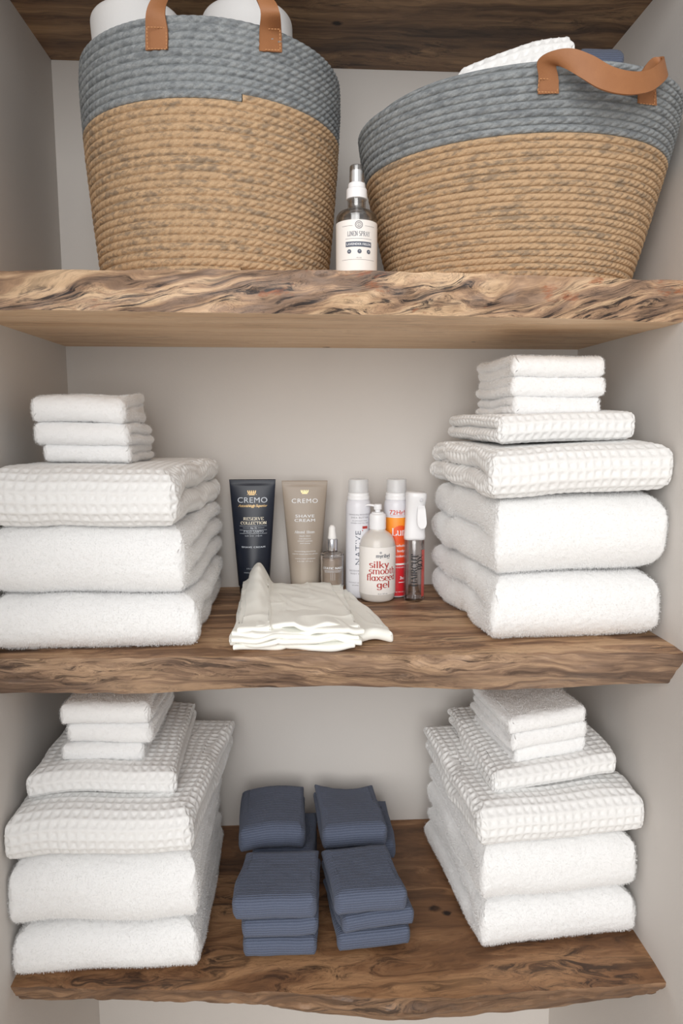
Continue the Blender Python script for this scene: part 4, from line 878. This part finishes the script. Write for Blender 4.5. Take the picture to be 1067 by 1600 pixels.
v, f = lathe([(.0018,Z(842)),(.0018,.008),(.0010,.008),(.0010,Z(842))], 14); mesh('dip_tube', v, f[:-2], P_FROST, parent=ms)
# head: loft of rounded sections
secs = [(842,16.8,16.8,0,0),(838,17,17,0,0),(826,16,16.5,.0,0),(814,15.2,16,.0,0),(800,14.8,17,.0,-.4),(786,15.4,20,.6,-2),(775,16.2,23,1.0,-4),(769.5,16.0,23,1.2,-4),(768,14.5,21,1.2,-4)]
vv, ff = [], []; n = 40
for (py, a, b, ox_, oy_) in secs:
    for i in range(n):
        an = 2*PI*i/n; ca, sa = math.cos(an), math.sin(an); sup = 2.6
        q = (abs(ca)**sup+abs(sa)**sup)**(-1/sup); x_ = ox_*k+a*k*q*ca; vv.append((x_, oy_*k+b*k*q*sa*.8, Z(py)-(.05*(x_) if py < 780 else 0)))
for j in range(len(secs)-1):
    for i in range(n): ff.append((j*n+i, j*n+(i+1) % n, (j+1)*n+(i+1) % n, (j+1)*n+i))
ff.append(tuple(range((len(secs)-1)*n, len(secs)*n))); ff.append(tuple(reversed(range(n))))
mesh('spray_head', vv, ff, P_WHITE, parent=ms)
# trigger lever: curved tongue in front
A_ = [(2*k,-17*k,Z(789)),(1*k,-21*k,Z(795)),(0*k,-23*k,Z(806)),(1*k,-24*k,Z(817)),(5*k,-24.5*k,Z(822)),(9*k,-24.5*k,Z(822.5))]
B_ = [(12*k,-17*k,Z(789)),(13*k,-21*k,Z(795)),(14*k,-23*k,Z(806)),(14.5*k,-24*k,Z(815)),(13*k,-24.5*k,Z(820)),(11*k,-24.5*k,Z(822))]
tr = strap('trigger', A_, B_, ms, np.zeros(3), .003, 6); tr.data.materials[0] = P_WHITE
v, f = lathe(rounded([(0,0),(2.6*k,0),(2.6*k,.0006),(1.9*k,.0009),(0,.0009)], .0003), 24)
v = [(6*k+x, -23.3*k-z, Z(779)+y) for x, y, z in v]; mesh('pivot_button', v, f, plain('pale_grey_plastic', srgb(205,205,210), .3), parent=ms)
mp = on_cyl(R, .0003)
printed('lettering', [put(serif_text('HAIRCUT', 9.5*k, 1.5, .4, .95), 2.2*k, Z(888), PI/2), put(serif_text('BOX', 9.5*k, 1.5, .4, .95), 12.2*k, Z(876), PI/2),
    rect(-9*k, 12*k, Z(864.3), Z(864)), rect(-9*k, -8.7*k, Z(912), Z(864)), rect(3.6*k, 3.9*k, Z(912), Z(864))], mp, I_BLACK, ms)
v, f = cyl_patch(R, .62, 1.15, Z(929), Z(857), .0002, 12); mesh('red_side_print', v, f, plain('translucent_red_tint', srgb(206, 84, 76), .4, Alpha=.75), parent=ms)  # translucent strip added to tint the bottle's right side red
# --- linen spray
Y = -.285; k = .895/1067; c = at(557, 400, Y); Z = lambda py: at(557, py, Y)[2]-Z_UP
ls = empty('linen_spray', (c[0], Y, Z_UP), math.radians(-3), 'small clear spray bottle with white linen spray label, between the rope baskets', 'bottle')
R = 30.5*k
v, f = lathe(rounded([(0,0),(R*.93,0),(R,.003),(R,Z(340)),(R*.86,Z(333)),(R*.5,Z(330)),(R*.44,Z(326)),(R*.44,Z(311)),(R*.36,Z(311)),(R*.36,Z(327)),(R*.8,Z(336)),(R-.0022,Z(342)),(R-.0022,.006),(0,.005)], .0025, 5), 64); mesh('glass_bottle', v, f, thin('thin_clear_glass', (.90,.90,.90,1), .08, .02), parent=ls)
v, f = lathe(rounded([(0,.0063),(R-.0027,.0063),(R-.0027,Z(353)),(0,Z(353))], .001), 48); mesh('liquid', v, f, thin('clear_liquid', (.93,.93,.94,1), .02, .01), parent=ls)
v, f = cyl_patch(R, -2.3, 2.3, .002, Z(352), .0004, 64); mesh('label', v, f, P_LABEL, parent=ls)
v, f = lathe(rounded([(0,Z(312.5)),(15.6*k,Z(312.5)),(15.2*k,Z(297)),(13*k,Z(295.5)),(12.6*k,Z(288)),(11*k,Z(287)),(0,Z(287))], .0008), 48); mesh('spray_collar', v, f, P_WHITE, parent=ls)
v, f = lathe(rounded([(0,Z(287)),(9.5*k,Z(287)),(9.2*k,Z(269)),(8.4*k,Z(267)),(0,Z(267))], .001), 36); mesh('spray_pump', v, f, P_WHITE, parent=ls)
v, f = lathe(rounded([(11.2*k,Z(290)),(10.6*k,Z(261)),(9.8*k,Z(259.5)),(0,Z(259.5)),(0,Z(260.6)),(9.8*k,Z(260.6)),(10.2*k,Z(290))], .0006), 40); mesh('clear_cap', v, f[:-2], thin('clear_cap_plastic', (.93,.93,.93,1), .10, .06), parent=ls)
v, f = lathe([(.0018,Z(312)),(.0018,.01),(.0011,.01),(.0011,Z(312))], 14); mesh('dip_tube', v, f[:-2], P_FROST, parent=ls)
mp = on_cyl(R, .0007, .08)
printed('lettering', [put(serif_text('LINEN SPRAY', 6.4*k, 1.15, .45, .60, .3), 0, Z(377)), rect(-20*k, 20*k, Z(381.3), Z(380.9))], mp, I_SLATE, ls)
printed('emblem', [disc(0, Z(360), 5.6*k, 24, 4.6*k), disc(0, Z(360), 3.4*k, 24, 2.6*k), rect(-.5*k, .5*k, Z(362.2), Z(358)),
    rect(-26*k, -9*k, Z(361.5), Z(361.1)), rect(9*k, 26*k, Z(361.5), Z(361.1))], mp, I_GREY, ls)
printed('volume_print', [put(sans_text('4 FL OZ', 1.6*k), 0, Z(411)), rect(-26*k, 26*k, Z(413), Z(412.6))], mp, I_GREY, ls)
printed('banner', [rect(-19.5*k, 19.5*k, Z(393.5), Z(385.5))]+[disc(x*k, Z(400.5), 3.1*k, 14) for x in (-14, 1, 15)], mp, I_SLATE, ls)
mp2 = on_cyl(R, .001, .08)
printed('banner_lettering', [put(sans_text('LAVENDER FIELDS', 3.2*k, 1.0, .0001), 0, Z(391.2))]+[put(sans_text(s, 3*k), x*k, Z(402)) for s, x in (('+', -14), ('*', 1), ('+', 15))], mp2, I_WHITE, ls)

# ------------------------------------------------------------------ ivory folded cloth
import bmesh
def cloth_defs():
    out = []
    def peak(amp, x0, fw=.0035, sd=0, lift=0):
        def f(P, L, D, H):
            x = P[:,0].copy(); y = P[:,1].copy(); t = np.clip(y/D, 0, 1)
            left = np.clip(1-(x0-x)/.030, 0, 1); right = np.clip(1-(x-x0)/.022, 0, 1); left = left*left*(3-2*left); right = right*right*(3-2*right)
            r = np.where(x < x0, left, right)
            P[:,2] += amp*r*np.clip((t-.12)/.75, 0, 1)**1.5
            P[:,1] -= amp*.3*r*t                       # the raised corner leans forward
            Q = np.stack([x, y*.5, x*0+sd], 1)
            fr = np.clip(1-t*2.2, 0, 1)
            P[:,2] += noise3(Q, 40, 500+sd)*fw*1.3*fr+noise3(Q, 18, 505+sd)*fw*fr+noise3(Q, 14, 510)*.002+(1-np.abs(noise3(Q, 26, 511)))**6*.0022
            P[:,1] += noise3(Q, 22, 520+sd)*.009*fr
            P[:,2] += lift*np.clip((x-.02)/.05, 0, 1)*fr
            P[:,2] += (.0004*np.sin((x*.9+y*.45)*330+14*noise3(Q, 13, 530))+.0012*noise3(Q, 45, 531))*(1-fr)
            return P
        return f
    z = Z_MID+.001
    def pc(fl, fr, zz, h, d, sd, **k): out.append(towel('c', fl, fr, zz, h, d, 1, 'cotton', sd, step_=0, **k) if 0 else towel('c', fl, fr, zz, h, d, 1, 'cotton', sd, step=.0022, **k))
    pc((-.088,-.350), (.066,-.353), z, .007, .27, 81, wav=.002, deform=peak(0, 0, .001, 1))
    pc((.016,-.340), (.121,-.328), z+.0005, .016, .24, 82, wav=.003, skew=-.07, rfront=.49, deform=peak(0, 0, .003, 2))
    pc((-.090,-.346), (.074,-.346), z+.0055, .007, .262, 83, wav=.003, skew=-.02, deform=peak(0, 0, .002, 3))
    pc((-.089,-.349), (.070,-.348), z+.0110, .007, .262, 84, wav=.0035, skew=-.01, deform=peak(.012, -.058, .003, 4))
    pc((-.088,-.344), (.078,-.340), z+.0165, .007, .257, 85, wav=.004, skew=-.03, deform=peak(.026, -.056, .0035, 5, .002))
    pc((-.060,-.339), (.074,-.330), z+.0215, .007, .245, 86, wav=.004, skew=-.05, deform=peak(.0, -.03, .003, 6, .004))
    pc((-.082,-.345), (-.040,-.343), z+.018, .008, .262, 87, wav=.003, skew=.02, deform=peak(.034, .004, .002, 7))
    return out
pieces = cloth_defs(); bm = bmesh.new()
for p in pieces:
    bpy.context.view_layer.update(); m2 = p.data.copy(); m2.transform(p.matrix_world); bm.from_mesh(m2)
    bpy.data.objects.remove(p)
me = bpy.data.meshes.new('ivory_cloth'); bm.to_mesh(me); bm.free()
me.polygons.foreach_set('use_smooth', np.full(len(me.polygons), True)); me.materials.append(M_CLOTH)
o = bpy.data.objects.new('ivory_cloth', me); COL.objects.link(o)
tag(o, 'folded ivory cotton cloth with one raised corner, at the front edge of the middle shelf', 'cloth')
